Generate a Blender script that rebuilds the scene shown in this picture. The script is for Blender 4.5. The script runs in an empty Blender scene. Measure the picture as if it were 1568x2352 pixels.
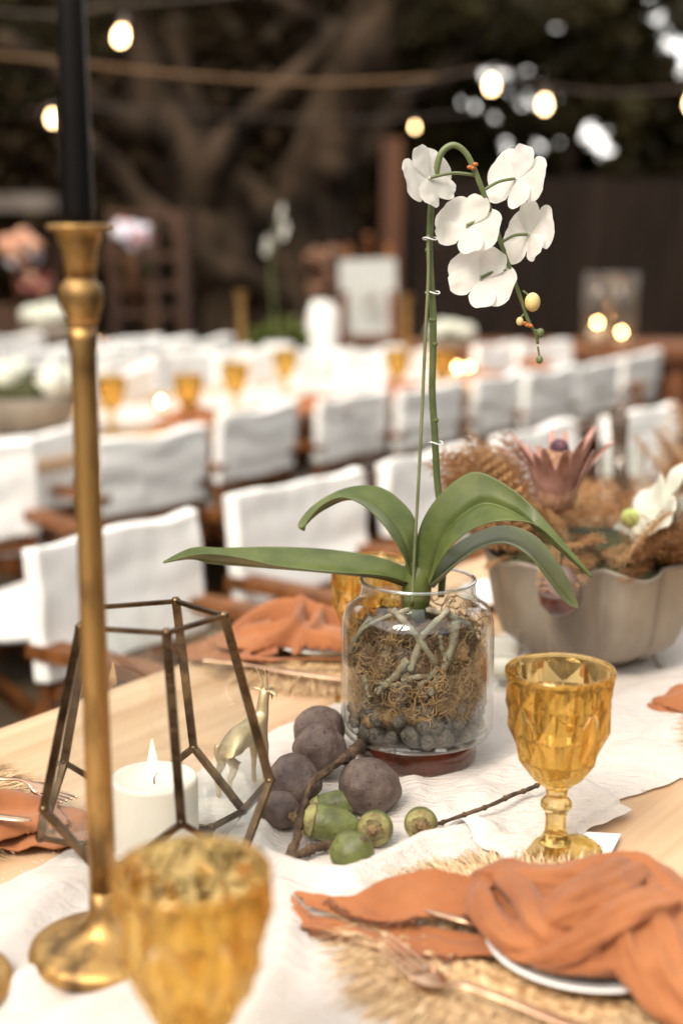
import bpy, math, random
from mathutils import Vector, Matrix, noise, Euler
R = math.radians
random.seed(7)
sc = bpy.context.scene
col = sc.collection

# ------------------------------------------------------------------ camera, sky, sun, exposure
FPX = 50.0 / 36.0 * 2352.0          # focal length in units of a 1568 x 2352 frame
TH = R(11.5)                        # camera pitch below the horizon
CZ = 1.278                          # camera height
TZ = 0.72                           # table height
cam_d = bpy.data.cameras.new('camera')
cam = bpy.data.objects.new('camera', cam_d); col.objects.link(cam)
cam.location = (0, 0, CZ); cam.rotation_euler = (R(90) - TH, 0, 0)
cam_d.sensor_fit = 'VERTICAL'; cam_d.sensor_height = 36; cam_d.sensor_width = 24; cam_d.lens = 50
cam_d.clip_start = 0.05; cam_d.clip_end = 500
cam_d.dof.use_dof = True; cam_d.dof.focus_distance = 1.37; cam_d.dof.aperture_fstop = 2.4
sc.camera = cam
sc.cycles.use_denoising = True
sc.cycles.max_bounces = 14; sc.cycles.transmission_bounces = 12; sc.cycles.transparent_max_bounces = 24
sc.cycles.glossy_bounces = 6; sc.cycles.diffuse_bounces = 4
sc.cycles.sample_clamp_indirect = 6.0
sc.cycles.blur_glossy = 0.6

SUN_EL, SUN_AZ = R(48), R(215)      # soft sun high behind the camera, to the left
w = bpy.data.worlds.new('World'); sc.world = w; w.use_nodes = True
nt = w.node_tree; nt.nodes.clear()
wo = nt.nodes.new('ShaderNodeOutputWorld'); bg = nt.nodes.new('ShaderNodeBackground')
sky = nt.nodes.new('ShaderNodeTexSky'); sky.sky_type = 'NISHITA'; sky.sun_disc = False
sky.sun_elevation = SUN_EL; sky.sun_rotation = SUN_AZ; sky.dust_density = 0.8; sky.air_density = 1.6
hs = nt.nodes.new('ShaderNodeHueSaturation'); hs.inputs['Saturation'].default_value = 0.05
ov_ = nt.nodes.new('ShaderNodeMix'); ov_.data_type = 'RGBA'; ov_.blend_type = 'MULTIPLY'; ov_.inputs[0].default_value = 1.0
ov_.inputs[7].default_value = (1.0, 0.965, 0.92, 1)      # thin warm overcast
nt.links.new(sky.outputs[0], hs.inputs['Color']); nt.links.new(hs.outputs[0], ov_.inputs[6]); nt.links.new(ov_.outputs[2], bg.inputs[0])
bg.inputs[1].default_value = 0.15
nt.links.new(bg.outputs[0], wo.inputs[0])
sd = bpy.data.lights.new('sun', 'SUN'); sun = bpy.data.objects.new('sun', sd); col.objects.link(sun)
sd.energy = 1.35; sd.angle = R(22); sd.color = (1.0, 0.86, 0.70)
sdir = Vector((math.sin(SUN_AZ) * math.cos(SUN_EL), math.cos(SUN_AZ) * math.cos(SUN_EL), math.sin(SUN_EL)))
sun.rotation_euler = sdir.to_track_quat('Z', 'Y').to_euler(); sun.location = (0, -3, 6)
sc.view_settings.view_transform = 'Standard'; sc.view_settings.look = 'None'
sc.view_settings.gamma = 1.0; sc.view_settings.exposure = 1.42

# ------------------------------------------------------------------ where a point of the place lies
cT, sT = math.cos(TH), math.sin(TH)
def ray(px, py):
    a = (px - 784) / FPX; b = -(py - 1176) / FPX
    return Vector((a, cT + b * sT, -sT + b * cT))
def GP(px, py, z):
    d = ray(px, py); t = (z - CZ) / d.z
    return Vector((d.x * t, d.y * t, z))
def TP(px, py, h=0.0): return GP(px, py, TZ + h)
def DP(px, py, Y):
    d = ray(px, py); t = Y / d.y
    return Vector((d.x * t, Y, CZ + d.z * t))
def HZ(base, py): return CZ - base[1] * math.tan(TH + math.atan((py - 1176) / FPX))
def MPX(p): return (p[1] * cT - (p[2] - CZ) * sT) / FPX      # metres per unit at a point

_o = TP(0, 1674); _e = TP(380, 1539)
TD = (_e - _o).normalized(); TN = Vector((-TD.y, TD.x, 0))  # along the table, and across it to the far side
TAZ = math.atan2(TD.y, TD.x)
def UV(p): q = p - _o; return q.dot(TD), q.dot(TN)
def FW(u, v, h=0.0): q = _o + TD * u + TN * v; return Vector((q.x, q.y, TZ + h))

# ------------------------------------------------------------------ helpers
def srgb(r, g, b):
    f = lambda c: (c / 255 / 12.92) if c <= 10 else ((c / 255 + 0.055) / 1.055) ** 2.4
    return (f(r), f(g), f(b))
MATS = {}
def nodes(name):
    m = bpy.data.materials.new(name); m.use_nodes = True; n = m.node_tree
    n.nodes.clear(); out = n.nodes.new('ShaderNodeOutputMaterial')
    MATS[name] = m
    return m, n, out
def lk(n, a, b): n.links.new(a, b)
def tex(n, kind, scale, stretch=(1, 1, 1), detail=4.0, rough=0.55, rot=(0, 0, 0), coord='Object'):
    tc = n.nodes.new('ShaderNodeTexCoord'); mp = n.nodes.new('ShaderNodeMapping')
    mp.inputs['Scale'].default_value = stretch; mp.inputs['Rotation'].default_value = rot
    lk(n, tc.outputs[coord], mp.inputs[0])
    t = n.nodes.new(kind); t.inputs['Scale'].default_value = scale
    if kind == 'ShaderNodeTexNoise':
        t.inputs['Detail'].default_value = detail; t.inputs['Roughness'].default_value = rough
    lk(n, mp.outputs[0], t.inputs['Vector'])
    return t
def ramp(n, fac, stops):
    r = n.nodes.new('ShaderNodeValToRGB'); e = r.color_ramp.elements
    while len(e) < len(stops): e.new(0.5)
    for k, (p, c) in enumerate(stops):
        e[k].position = p; e[k].color = (c[0], c[1], c[2], 1)
    lk(n, fac, r.inputs[0]); return r
def M(name, c, c2=None, rough=0.6, metal=0.0, scale=12.0, stretch=(1, 1, 1), bump=0.0, bscale=None, bstretch=None,
      rot=(0, 0, 0), sub=0.0, coat=0.0, sheen=0.0, lo=0.35, hi=0.65, trans=0.0, bdist=0.004, spec=0.5, detail=4.0, speck=None):
    if name in MATS: return MATS[name]
    m, n, out = nodes(name)
    p = n.nodes.new('ShaderNodeBsdfPrincipled')
    c2 = c2 or tuple(x * 0.78 for x in c)
    t = tex(n, 'ShaderNodeTexNoise', scale, stretch, detail, rot=rot)
    r = ramp(n, t.outputs[0], [(lo, c2), (hi, c)])
    cout = r.outputs[0]
    if speck:                                   # (size, threshold, colour): scattered small marks
        ts = tex(n, 'ShaderNodeTexNoise', speck[0], (1, 1, 1), 3.0); rs = ramp(n, ts.outputs[0], [(speck[1], (0, 0, 0)), (speck[1] + .07, (1, 1, 1))])
        mxs = n.nodes.new('ShaderNodeMix'); mxs.data_type = 'RGBA'; lk(n, rs.outputs[0], mxs.inputs[0]); lk(n, cout, mxs.inputs[6]); mxs.inputs[7].default_value = (*speck[2], 1); cout = mxs.outputs[2]
    lk(n, cout, p.inputs['Base Color'])
    p.inputs['Roughness'].default_value = rough; p.inputs['Metallic'].default_value = metal
    p.inputs['Specular IOR Level'].default_value = spec
    if coat: p.inputs['Coat Weight'].default_value = coat; p.inputs['Coat Roughness'].default_value = 0.12
    if sheen: p.inputs['Sheen Weight'].default_value = sheen; p.inputs['Sheen Roughness'].default_value = 0.5
    if sub:
        p.inputs['Subsurface Weight'].default_value = sub; p.inputs['Subsurface Radius'].default_value = (0.02, 0.012, 0.008)
    if bump:
        t2 = tex(n, 'ShaderNodeTexNoise', bscale or scale * 6, bstretch or stretch, 5.0, rot=rot)
        b = n.nodes.new('ShaderNodeBump'); b.inputs['Strength'].default_value = bump; b.inputs['Distance'].default_value = bdist
        lk(n, t2.outputs[0], b.inputs['Height']); lk(n, b.outputs[0], p.inputs['Normal'])
    sh = p.outputs[0]
    if trans:
        tr = n.nodes.new('ShaderNodeBsdfTranslucent'); lk(n, r.outputs[0], tr.inputs[0])
        mx = n.nodes.new('ShaderNodeMixShader'); mx.inputs[0].default_value = trans
        lk(n, p.outputs[0], mx.inputs[1]); lk(n, tr.outputs[0], mx.inputs[2]); sh = mx.outputs[0]
    lk(n, sh, out.inputs[0])
    return m
def emit(name, c, s):
    m, n, out = nodes(name); e = n.nodes.new('ShaderNodeEmission')
    e.inputs[0].default_value = (*c, 1); e.inputs[1].default_value = s; lk(n, e.outputs[0], out.inputs[0]); return m
def thin_glass(name, tint=(0.97, 0.98, 0.97), ior=1.5, rough=0.0, dirt=0.0, edge=.6, face=.025, power=4.5):
    """A thin clear wall: lets light straight through, mirrors more at grazing angles, with a little haze of dust."""
    m, n, out = nodes(name)
    lw_ = n.nodes.new('ShaderNodeLayerWeight'); lw_.inputs['Blend'].default_value = .5
    pw = n.nodes.new('ShaderNodeMath'); pw.operation = 'POWER'; pw.inputs[1].default_value = power; lk(n, lw_.outputs['Facing'], pw.inputs[0])
    fr = n.nodes.new('ShaderNodeMath'); fr.operation = 'MULTIPLY_ADD'; fr.inputs[1].default_value = edge; fr.inputs[2].default_value = face; lk(n, pw.outputs[0], fr.inputs[0])
    tr = n.nodes.new('ShaderNodeBsdfTransparent'); tr.inputs[0].default_value = (*tint, 1)
    gl = n.nodes.new('ShaderNodeBsdfGlossy'); gl.inputs['Roughness'].default_value = rough
    mx = n.nodes.new('ShaderNodeMixShader'); lk(n, fr.outputs[0], mx.inputs[0]); lk(n, tr.outputs[0], mx.inputs[1]); lk(n, gl.outputs[0], mx.inputs[2])
    sh = mx.outputs[0]
    if dirt:
        df = n.nodes.new('ShaderNodeBsdfDiffuse'); df.inputs[0].default_value = (0.8, 0.79, 0.76, 1)
        t = tex(n, 'ShaderNodeTexNoise', 9.0); rp = ramp(n, t.outputs[0], [(0.35, (0, 0, 0)), (0.75, (dirt, dirt, dirt))])
        m2 = n.nodes.new('ShaderNodeMixShader'); lk(n, rp.outputs[0], m2.inputs[0]); lk(n, sh, m2.inputs[1]); lk(n, df.outputs[0], m2.inputs[2]); sh = m2.outputs[0]
    lk(n, sh, out.inputs[0]); return m

class MB:
    """Collects shapes; build() links them as ONE mesh object."""
    def __init__(s): s.v = []; s.f = []
    def add(s, vs, fs):
        k = len(s.v); s.v.extend(Vector(v) for v in vs); s.f.extend(tuple(i + k for i in f) for f in fs); return s
    def box(s, c, size, rot=None):
        c = Vector(c); hx, hy, hz = [x / 2 for x in size]
        vs = [Vector((x, y, z)) for x in (-hx, hx) for y in (-hy, hy) for z in (-hz, hz)]
        if rot is not None: vs = [rot @ v for v in vs]
        return s.add([v + c for v in vs], [(0, 1, 3, 2), (4, 6, 7, 5), (0, 4, 5, 1), (2, 3, 7, 6), (0, 2, 6, 4), (1, 5, 7, 3)])
    def bar(s, a, b, w, d=None, up=(0, 0, 1)):
        a, b = Vector(a), Vector(b); z = (b - a); L = z.length; z.normalize(); d = d or w
        u = Vector(up)
        if abs(z.dot(u)) > 0.95: u = Vector((0, 1, 0))
        x = u.cross(z).normalized(); y = z.cross(x)
        vs = []
        for p in (a, b):
            for sx, sy in ((-1, -1), (1, -1), (1, 1), (-1, 1)): vs.append(p + x * sx * w / 2 + y * sy * d / 2)
        return s.add(vs, [(3, 2, 1, 0), (4, 5, 6, 7), (0, 1, 5, 4), (1, 2, 6, 5), (2, 3, 7, 6), (3, 0, 4, 7)])
    def tube(s, path, rad, n=8, cap=True, flat=1.0, wob=0.0, pleat=None):
        P = [Vector(p) for p in path]; m = len(P)
        if not hasattr(rad, '__len__'): rad = [rad] * m
        tan = []
        for i in range(m):
            t = P[min(i + 1, m - 1)] - P[max(i - 1, 0)]
            tan.append(t.normalized() if t.length > 1e-9 else Vector((0, 0, 1)))
        up = Vector((0, 0, 1)) if abs(tan[0].z) < 0.9 else Vector((1, 0, 0))
        x = up.cross(tan[0]).normalized(); vs = []; fs = []
        for i in range(m):
            x = (x - tan[i] * x.dot(tan[i])).normalized(); y = tan[i].cross(x)
            for k in range(n):
                a = 2 * math.pi * k / n; r = rad[i] * (1 + (wob * noise.noise(P[i] * 60 + Vector((k, 0, 0))) if wob else 0))
                if pleat: r *= 1 + pleat[1] * math.cos(pleat[0] * a + pleat[2] * i / m + pleat[3]) + .5 * pleat[1] * math.cos((pleat[0] * 2 + 1) * a - 1.7 * pleat[2] * i / m)
                vs.append(P[i] + x * math.cos(a) * r + y * math.sin(a) * r * flat)
        for i in range(m - 1):
            for k in range(n):
                a = i * n + k; b = i * n + (k + 1) % n; fs.append((a, b, b + n, a + n))
        if cap: fs.append(tuple(reversed(range(n)))); fs.append(tuple((m - 1) * n + k for k in range(n)))
        return s.add(vs, fs)
    def lathe(s, prof, n=32, c=(0, 0, 0), mod=None, close=True, half=0.0):
        c = Vector(c); vs = []; fs = []
        for i, (r, z) in enumerate(prof):
            for k in range(n):
                a = 2 * math.pi * (k + half) / n; rr = r * (mod(a, i, z) if mod else 1)
                vs.append(c + Vector((math.cos(a) * rr, math.sin(a) * rr, z)))
        for i in range(len(prof) - 1):
            for k in range(n):
                a = i * n + k; b = i * n + (k + 1) % n; fs.append((a, b, b + n, a + n))
        if close:
            if prof[0][0] > 1e-6: fs.append(tuple(reversed(range(n))))
            if prof[-1][0] > 1e-6: fs.append(tuple((len(prof) - 1) * n + k for k in range(n)))
        return s.add(vs, fs)
    def grid(s, nu, nv, fn, flip=False):
        vs = [fn(i / (nu - 1), j / (nv - 1)) for i in range(nu) for j in range(nv)]; fs = []
        for i in range(nu - 1):
            for j in range(nv - 1):
                a = i * nv + j; q = (a, a + nv, a + nv + 1, a + 1); fs.append(tuple(reversed(q)) if flip else q)
        return s.add(vs, fs)
    def ball(s, c, r, seg=16, rings=10, fn=None, rot=None):
        c = Vector(c); vs = []; fs = []
        for i in range(rings + 1):
            ph = math.pi * i / rings
            for k in range(seg):
                a = 2 * math.pi * k / seg
                d = Vector((math.sin(ph) * math.cos(a), math.sin(ph) * math.sin(a), math.cos(ph)))
                q = Vector((d.x * r[0], d.y * r[1], d.z * r[2])) if hasattr(r, '__len__') else d * r
                if fn: q = fn(d, q)
                if rot is not None: q = rot @ q
                vs.append(c + q)
        for i in range(rings):
            for k in range(seg):
                a = i * seg + k; b = i * seg + (k + 1) % seg; fs.append((a, a + seg, b + seg, b))
        return s.add(vs, fs)
    def mesh(s, name, smooth=True, org=None):
        me = bpy.data.meshes.new(name)
        vs = [(v - org) for v in s.v] if org is not None else s.v
        me.from_pydata([tuple(v) for v in vs], [], s.f)
        if smooth: me.polygons.foreach_set('use_smooth', [True] * len(me.polygons))
        me.update(); return me
    def build(s, name, mat, parent=None, smooth=True, label=None, kind=None, sharp=None):
        org = ORG.get(parent.name if parent else None)
        me = s.mesh(name, smooth, org)
        if sharp is not None: me.set_sharp_from_angle(angle=R(sharp))
        me.materials.append(mat)
        o = bpy.data.objects.new(name, me); col.objects.link(o)
        if parent is not None:
            o.parent = parent
            if org is not None: ORG[o.name] = org
        if label: o['label'] = label
        if kind: o['kind'] = kind
        return o
ORG = {}
def thing(name, label, cat, loc=(0, 0, 0), rz=0.0, group=None, world=True):
    o = bpy.data.objects.new(name, None); col.objects.link(o); o.empty_display_size = 0.05
    o.location = loc; o.rotation_euler = (0, 0, rz); o['label'] = label; o['category'] = cat
    if group: o['group'] = group
    if world: ORG[o.name] = Vector(loc)       # parts given in world coordinates
    return o
def tag(o, label=None, cat=None, group=None, kind=None):
    if label: o['label'] = label
    if cat: o['category'] = cat
    if group: o['group'] = group
    if kind: o['kind'] = kind
    return o
def solo(mb, name, mat, label, cat, loc, group=None, smooth=True, sharp=None):
    """A thing that is one mesh, its origin at loc."""
    me = mb.mesh(name, smooth, Vector(loc))
    if sharp is not None: me.set_sharp_from_angle(angle=R(sharp))
    me.materials.append(mat)
    o = bpy.data.objects.new(name, me); col.objects.link(o); o.location = loc
    return tag(o, label, cat, group)
KIDS = {}
def copy_tree(o, parent=None):
    c = o.copy(); col.objects.link(c); c.parent = parent
    for ch in o.children: copy_tree(ch, c)
    return c
def place(proto, loc, rz=0.0, label=None, group=None, scale=None, first={}):
    """The prototype itself the first time, copies of it after that."""
    if proto.name in first: o = copy_tree(proto)
    else: first[proto.name] = 1; o = proto
    o.location = loc; o.rotation_euler = (0, 0, rz)
    if scale: o.scale = (scale,) * 3
    if label: o['label'] = label
    if group: o['group'] = group
    return o
def bake(o):
    """Fixes an object's modifiers into its mesh."""
    dg = bpy.context.evaluated_depsgraph_get(); me = bpy.data.meshes.new_from_object(o.evaluated_get(dg))
    o.modifiers.clear(); o.data = me
    me.polygons.foreach_set('use_smooth', [True] * len(me.polygons)); me.update(); return o
def cr(pts, n):
    """Catmull-Rom through tuples, n samples."""
    m = len(pts); out = []
    for k in range(n):
        t = k / (n - 1) * (m - 1); i = min(int(t), m - 2); f = t - i
        p0, p1, p2, p3 = pts[max(i - 1, 0)], pts[i], pts[i + 1], pts[min(i + 2, m - 1)]
        out.append(tuple(0.5 * (2 * b + (c - a) * f + (2 * a - 5 * b + 4 * c - d) * f * f + (3 * b - a - 3 * c + d) * f ** 3)
                         for a, b, c, d in zip(p0, p1, p2, p3)))
    return out
def crv(pts, n): return [Vector(p) for p in cr([tuple(p) for p in pts], n)]
def lerp(a, b, t): return a + (b - a) * t
def interp(x, tab):
    if x <= tab[0][0]: return tab[0][1]
    for (a, p), (b, q) in zip(tab, tab[1:]):
        if x <= b: return p + (q - p) * (x - a) / (b - a)
    return tab[-1][1]
def nz(p, s, seed=0.0): return noise.noise(Vector((p[0] * s + seed, p[1] * s - seed, p[2] * s + 2 * seed)))
def U(a, b): return random.uniform(a, b)

# ------------------------------------------------------------------ materials
BRASS = M('aged_brass', srgb(190, 152, 94), srgb(112, 88, 58), rough=0.46, metal=.88, scale=42, stretch=(1, 1, .35), bump=.3, bscale=90, lo=.34, hi=.52, detail=7)
BRASSD = M('dark_brass_strip', srgb(128, 106, 80), srgb(74, 58, 44), rough=0.32, metal=1.0, scale=40, bump=.2, bscale=150)
GOLD = M('gold_paint', srgb(224, 206, 168), srgb(202, 178, 134), rough=0.42, metal=.55, scale=60, bump=.3, bscale=260, bdist=.001)
COPPER = M('rose_copper', srgb(228, 192, 162), srgb(206, 162, 130), rough=0.3, metal=1.0, scale=30)
SILVER = M('polished_steel', srgb(225, 218, 210), srgb(205, 196, 188), rough=0.15, metal=1.0, scale=20)
WHITEC = M('canvas_white', srgb(242, 242, 239), srgb(234, 234, 231), rough=0.9, scale=4, bump=.15, bscale=500, bdist=.001)
CHWOOD = M('chair_wood', srgb(136, 86, 46), srgb(84, 49, 24), spec=.25, rough=0.5, scale=14, stretch=(1, 1, .15), bump=.1)
PLY = M('pale_table_wood', srgb(208, 178, 144), srgb(178, 142, 106), rough=0.5, scale=7, stretch=(.16, 4.5, 1), bump=.08, bscale=60, bstretch=(.15, 3, 1), lo=.3, hi=.7, detail=6)
TRWOOD = M('trestle_wood', srgb(150, 104, 62), srgb(112, 72, 40), rough=0.6, scale=10, stretch=(.3, 2, 1), bump=.15)
LINEN = M('terracotta_linen', srgb(170, 108, 64), srgb(142, 84, 46), rough=0.85, scale=9, bump=.3, bscale=420, sheen=.15, bdist=.0012, trans=.05)
CERAM = M('white_glaze', srgb(228, 229, 228), srgb(222, 223, 222), rough=0.18, scale=5)
RAFFIA = M('raffia', srgb(230, 206, 168), srgb(186, 152, 110), rough=0.7, scale=90, lo=.3, hi=.7, trans=.15)
WEAVE = M('woven_raffia', srgb(214, 186, 144), srgb(150, 112, 72), rough=0.75, scale=140, bump=.6, bscale=260, bdist=.003)
WAXW = M('white_wax', srgb(236, 230, 220), srgb(230, 224, 212), rough=0.42, scale=8, sub=.35)
WAXB = M('black_wax', srgb(15, 13, 13), srgb(10, 9, 9), spec=.25, rough=0.42, scale=20, bump=.08, bscale=40)
LEAFG = M('orchid_leaf', srgb(98, 108, 58), srgb(70, 84, 40), spec=.4, rough=0.42, scale=22, stretch=(1, 1, 1), bump=.08, bscale=70, trans=.1)
LEAFU = M('orchid_leaf_grey', srgb(114, 118, 78), srgb(94, 100, 64), rough=0.42, scale=16, bump=.1, bscale=60)
STEMG = M('orchid_stem', srgb(110, 122, 80), srgb(84, 98, 56), rough=0.5, scale=40)
PETAL = M('white_petal', srgb(238, 237, 234), srgb(230, 230, 222), rough=0.55, scale=20, trans=.5, bump=.12, bscale=60)
YELLOW = M('lip_yellow', srgb(214, 176, 70), srgb(230, 210, 150), rough=0.5, scale=90)
BUDC = M('cream_bud', srgb(226, 200, 140), srgb(206, 186, 120), rough=0.5, scale=60)
ROOTC = M('silver_root', srgb(158, 154, 134), srgb(112, 106, 86), rough=0.8, scale=60, bump=.4, bscale=200)
BARKC = M('orchid_bark', srgb(152, 120, 90), srgb(72, 52, 37), rough=0.9, scale=60, bump=.6, bscale=160)
MOSSC = M('dry_moss', srgb(186, 152, 106), srgb(104, 78, 50), rough=0.9, scale=45)
PEB = M('grey_pebble', srgb(126, 116, 106), srgb(60, 54, 50), rough=0.7, scale=3, bump=.5, bscale=10, bdist=.08, speck=(9, .6, srgb(150, 140, 128)))
FRUITP = M('purple_fruit', srgb(124, 108, 98), srgb(60, 44, 42), rough=0.6, scale=34, lo=.32, hi=.70, bump=.8, bscale=260, detail=12, bdist=.002, speck=(230, .64, srgb(44, 28, 28)))
NUTG = M('green_nut', srgb(110, 118, 66), srgb(58, 62, 32), rough=0.46, scale=44, bump=.35, bscale=160, lo=.22, hi=.56, detail=9, speck=(110, .63, srgb(84, 70, 40)))
NUTCAP = M('nut_cap', srgb(158, 154, 98), srgb(104, 88, 54), rough=0.7, scale=80, bump=.5, bscale=220, speck=(160, .66, srgb(90, 70, 46)))
TWIG = M('twig_bark', srgb(104, 82, 60), srgb(52, 38, 28), rough=0.9, scale=70, bump=.6, bscale=200)
TWIGC = M('broken_twig', srgb(196, 156, 110), srgb(140, 100, 64), rough=0.9, scale=90)
CLEAR = thin_glass('clear_glass', (0.96, 0.975, 0.965), 1.5, 0.0, .012, .85, .035, 3.2)
RIMG = thin_glass('thick_glass_rim', (0.86, 0.9, 0.88), 1.5, 0.05, .1, .8, .3, 2.0)
PANE = thin_glass('lantern_pane', (0.95, 0.97, 0.96), 1.5, 0.0, .07, .8, .075, 3.5)
DARKW = M('dark_lacquered_wood', srgb(92, 44, 28), srgb(52, 24, 16), rough=0.22, scale=18, coat=.6)
CARD = M('white_card', srgb(236, 240, 242), srgb(232, 236, 238), rough=0.7, scale=5)
INK = M('grey_ink', srgb(120, 116, 112), srgb(110, 106, 102), rough=0.8)
def gauze():
    m, n, out = nodes('white_gauze'); p = n.nodes.new('ShaderNodeBsdfPrincipled')
    t = tex(n, 'ShaderNodeTexNoise', 12.0); r = ramp(n, t.outputs[0], [(.3, srgb(220, 212, 204)), (.7, srgb(232, 226, 220))])
    lk(n, r.outputs[0], p.inputs['Base Color']); p.inputs['Roughness'].default_value = .95
    a = tex(n, 'ShaderNodeTexNoise', 130.0, (.22, 1.5, 1), 3.0, rot=(0, 0, -TAZ)); b2 = tex(n, 'ShaderNodeTexNoise', 420.0)
    ad = n.nodes.new('ShaderNodeMath'); ad.operation = 'MULTIPLY_ADD'; ad.inputs[1].default_value = .35
    lk(n, b2.outputs[0], ad.inputs[0]); lk(n, a.outputs[0], ad.inputs[2])
    bp = n.nodes.new('ShaderNodeBump'); bp.inputs['Strength'].default_value = .9; bp.inputs['Distance'].default_value = .005
    lk(n, ad.outputs[0], bp.inputs['Height']); lk(n, bp.outputs[0], p.inputs['Normal'])
    tr = n.nodes.new('ShaderNodeBsdfTranslucent'); tr.inputs[0].default_value = (.75, .7, .64, 1)
    mx = n.nodes.new('ShaderNodeMixShader'); mx.inputs[0].default_value = .18
    lk(n, p.outputs[0], mx.inputs[1]); lk(n, tr.outputs[0], mx.inputs[2]); lk(n, mx.outputs[0], out.inputs[0]); return m
GAUZE = gauze()
def amber():
    m, n, out = nodes('amber_glass')
    g = n.nodes.new('ShaderNodeBsdfGlass'); g.inputs['Color'].default_value = (.955, .848, .58, 1); g.inputs['IOR'].default_value = 1.5; g.inputs['Roughness'].default_value = .0
    t = n.nodes.new('ShaderNodeBsdfTransparent'); t.inputs[0].default_value = (.96, .84, .56, 1)
    mx = n.nodes.new('ShaderNodeMixShader'); mx.inputs[0].default_value = .18
    lk(n, g.outputs[0], mx.inputs[1]); lk(n, t.outputs[0], mx.inputs[2]); lk(n, mx.outputs[0], out.inputs[0]); return m
AMBER = amber()
def flame_mat():
    m, n, out = nodes('candle_flame'); e = n.nodes.new('ShaderNodeEmission'); tc = n.nodes.new('ShaderNodeTexCoord'); sp = n.nodes.new('ShaderNodeSeparateXYZ')
    lk(n, tc.outputs['Generated'], sp.inputs[0]); r = ramp(n, sp.outputs[2], [(.0, (.06, .06, .16)), (.22, (.9, .36, .08)), (.5, (1, .74, .38)), (1.0, (1, .55, .18))])
    lk(n, r.outputs[0], e.inputs[0]); e.inputs[1].default_value = 1.3
    t = n.nodes.new('ShaderNodeBsdfTransparent'); ad = n.nodes.new('ShaderNodeAddShader'); lk(n, e.outputs[0], ad.inputs[0]); lk(n, t.outputs[0], ad.inputs[1]); lk(n, ad.outputs[0], out.inputs[0]); return m
FLAME = flame_mat()
BULB = emit('warm_bulb', (1.0, 0.60, 0.28), 8.0)

# ------------------------------------------------------------------ ground
GRASS = M('brown_lawn', srgb(84, 66, 44), srgb(44, 40, 22), rough=0.95, scale=3.0, bump=.8, bscale=40, bdist=.03)  # brown and olive mottling is the lawn's own colour
g = MB().grid(60, 60, lambda a, b: Vector((lerp(-60, 60, a), lerp(-20, 100, b), 0.0 if a * b == 0 else 0.012 * nz((a * 90, b * 90, 0), 1.0) - 0.012)))
tag(g.build('ground', GRASS), kind='structure')

# ------------------------------------------------------------------ tables
def make_table(name, label, u0, u1, v0, v1, group='long banquet tables', tz=TZ):
    loc = _o.copy(); loc.z = 0
    t = thing(name, label, 'table', loc, TAZ, group, world=False)
    MB().box(((u0 + u1) / 2, (v0 + v1) / 2, tz - .014), (u1 - u0, v1 - v0, .028)).build('tabletop', PLY, t, False)
    for v in (v0 + .06, v1 - .06): MB().box(((u0 + u1) / 2, v, tz - .063), (u1 - u0 - .2, .022, .07)).build('apron', TRWOOD, t, False)
    n = max(2, int((u1 - u0) / 1.6) + 1)
    for k in range(n):
        u = lerp(u0 + .3, u1 - .3, k / (n - 1))
        for v, s in ((v0 + .09, 1), (v1 - .09, -1)):
            MB().bar((u, v, 0), (u, v + s * .03, tz - .1), .06).build('leg', TRWOOD, t, False)
    return t
make_table('banquet_table', 'pale wooden banquet table carrying the orchid jar and white runner', -1.3, 4.6, -.95, 0.0)

# ------------------------------------------------------------------ white gauze runner
VL = [(-1.4, -.33), (-.9, -.325), (-.258, -.308), (-.148, -.298), (.03, -.273), (.163, -.256), (.297, -.257), (.631, -.265), (1.5, -.25), (4.7, -.26)]
VR = [(-1.4, -.76), (-.30, -.76), (-.1, -.70), (.0, -.665), (.15, -.648), (.224, -.651), (.32, -.676), (1.0, -.67), (4.7, -.66)]
FOLDS = []     # polyline in table coordinates, height, width
def fold(pts, h, wd): FOLDS.append(([Vector(UV(TP(*p))) for p in pts], h, wd))
fold([(555, 1950), (620, 2010), (700, 2045), (800, 2055), (890, 2015), (980, 1968), (1090, 1945), (1180, 1955)], .017, .014)
fold([(560, 2030), (650, 2080), (760, 2100), (880, 2070)], .010, .012)
fold([(620, 1890), (600, 1960), (560, 2030)], .014, .011)
fold([(0, 2200), (150, 2080), (330, 1985)], .016, .022)
fold([(-40, 2110), (90, 2060), (200, 2000)], .010, .012)
fold([(0, 2330), (120, 2260), (330, 2170), (620, 2090)], .014, .016)
fold([(50, 2420), (330, 2320), (560, 2250)], .016, .018)
fold([(560, 2380), (640, 2260), (660, 2150), (640, 2060)], .012, .016)
fold([(1010, 1780), (1120, 1880), (1250, 1880), (1400, 1800)], .006, .02)
fold([(930, 1770), (960, 1840), (900, 1900)], .006, .010)
fold([(1250, 1700), (1400, 1640), (1568, 1560)], .006, .02)
fold([(1380, 1780), (1480, 1720), (1600, 1640)], .005, .016)
fold([(620, 1690), (700, 1660), (780, 1640)], .006, .016)
FOLDB = []
for pts, h, wd in FOLDS:
    xs = [p.x for p in pts]; ys = [p.y for p in pts]
    FOLDB.append((min(xs) - 3 * wd, max(xs) + 3 * wd, min(ys) - 3 * wd, max(ys) + 3 * wd))
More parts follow.
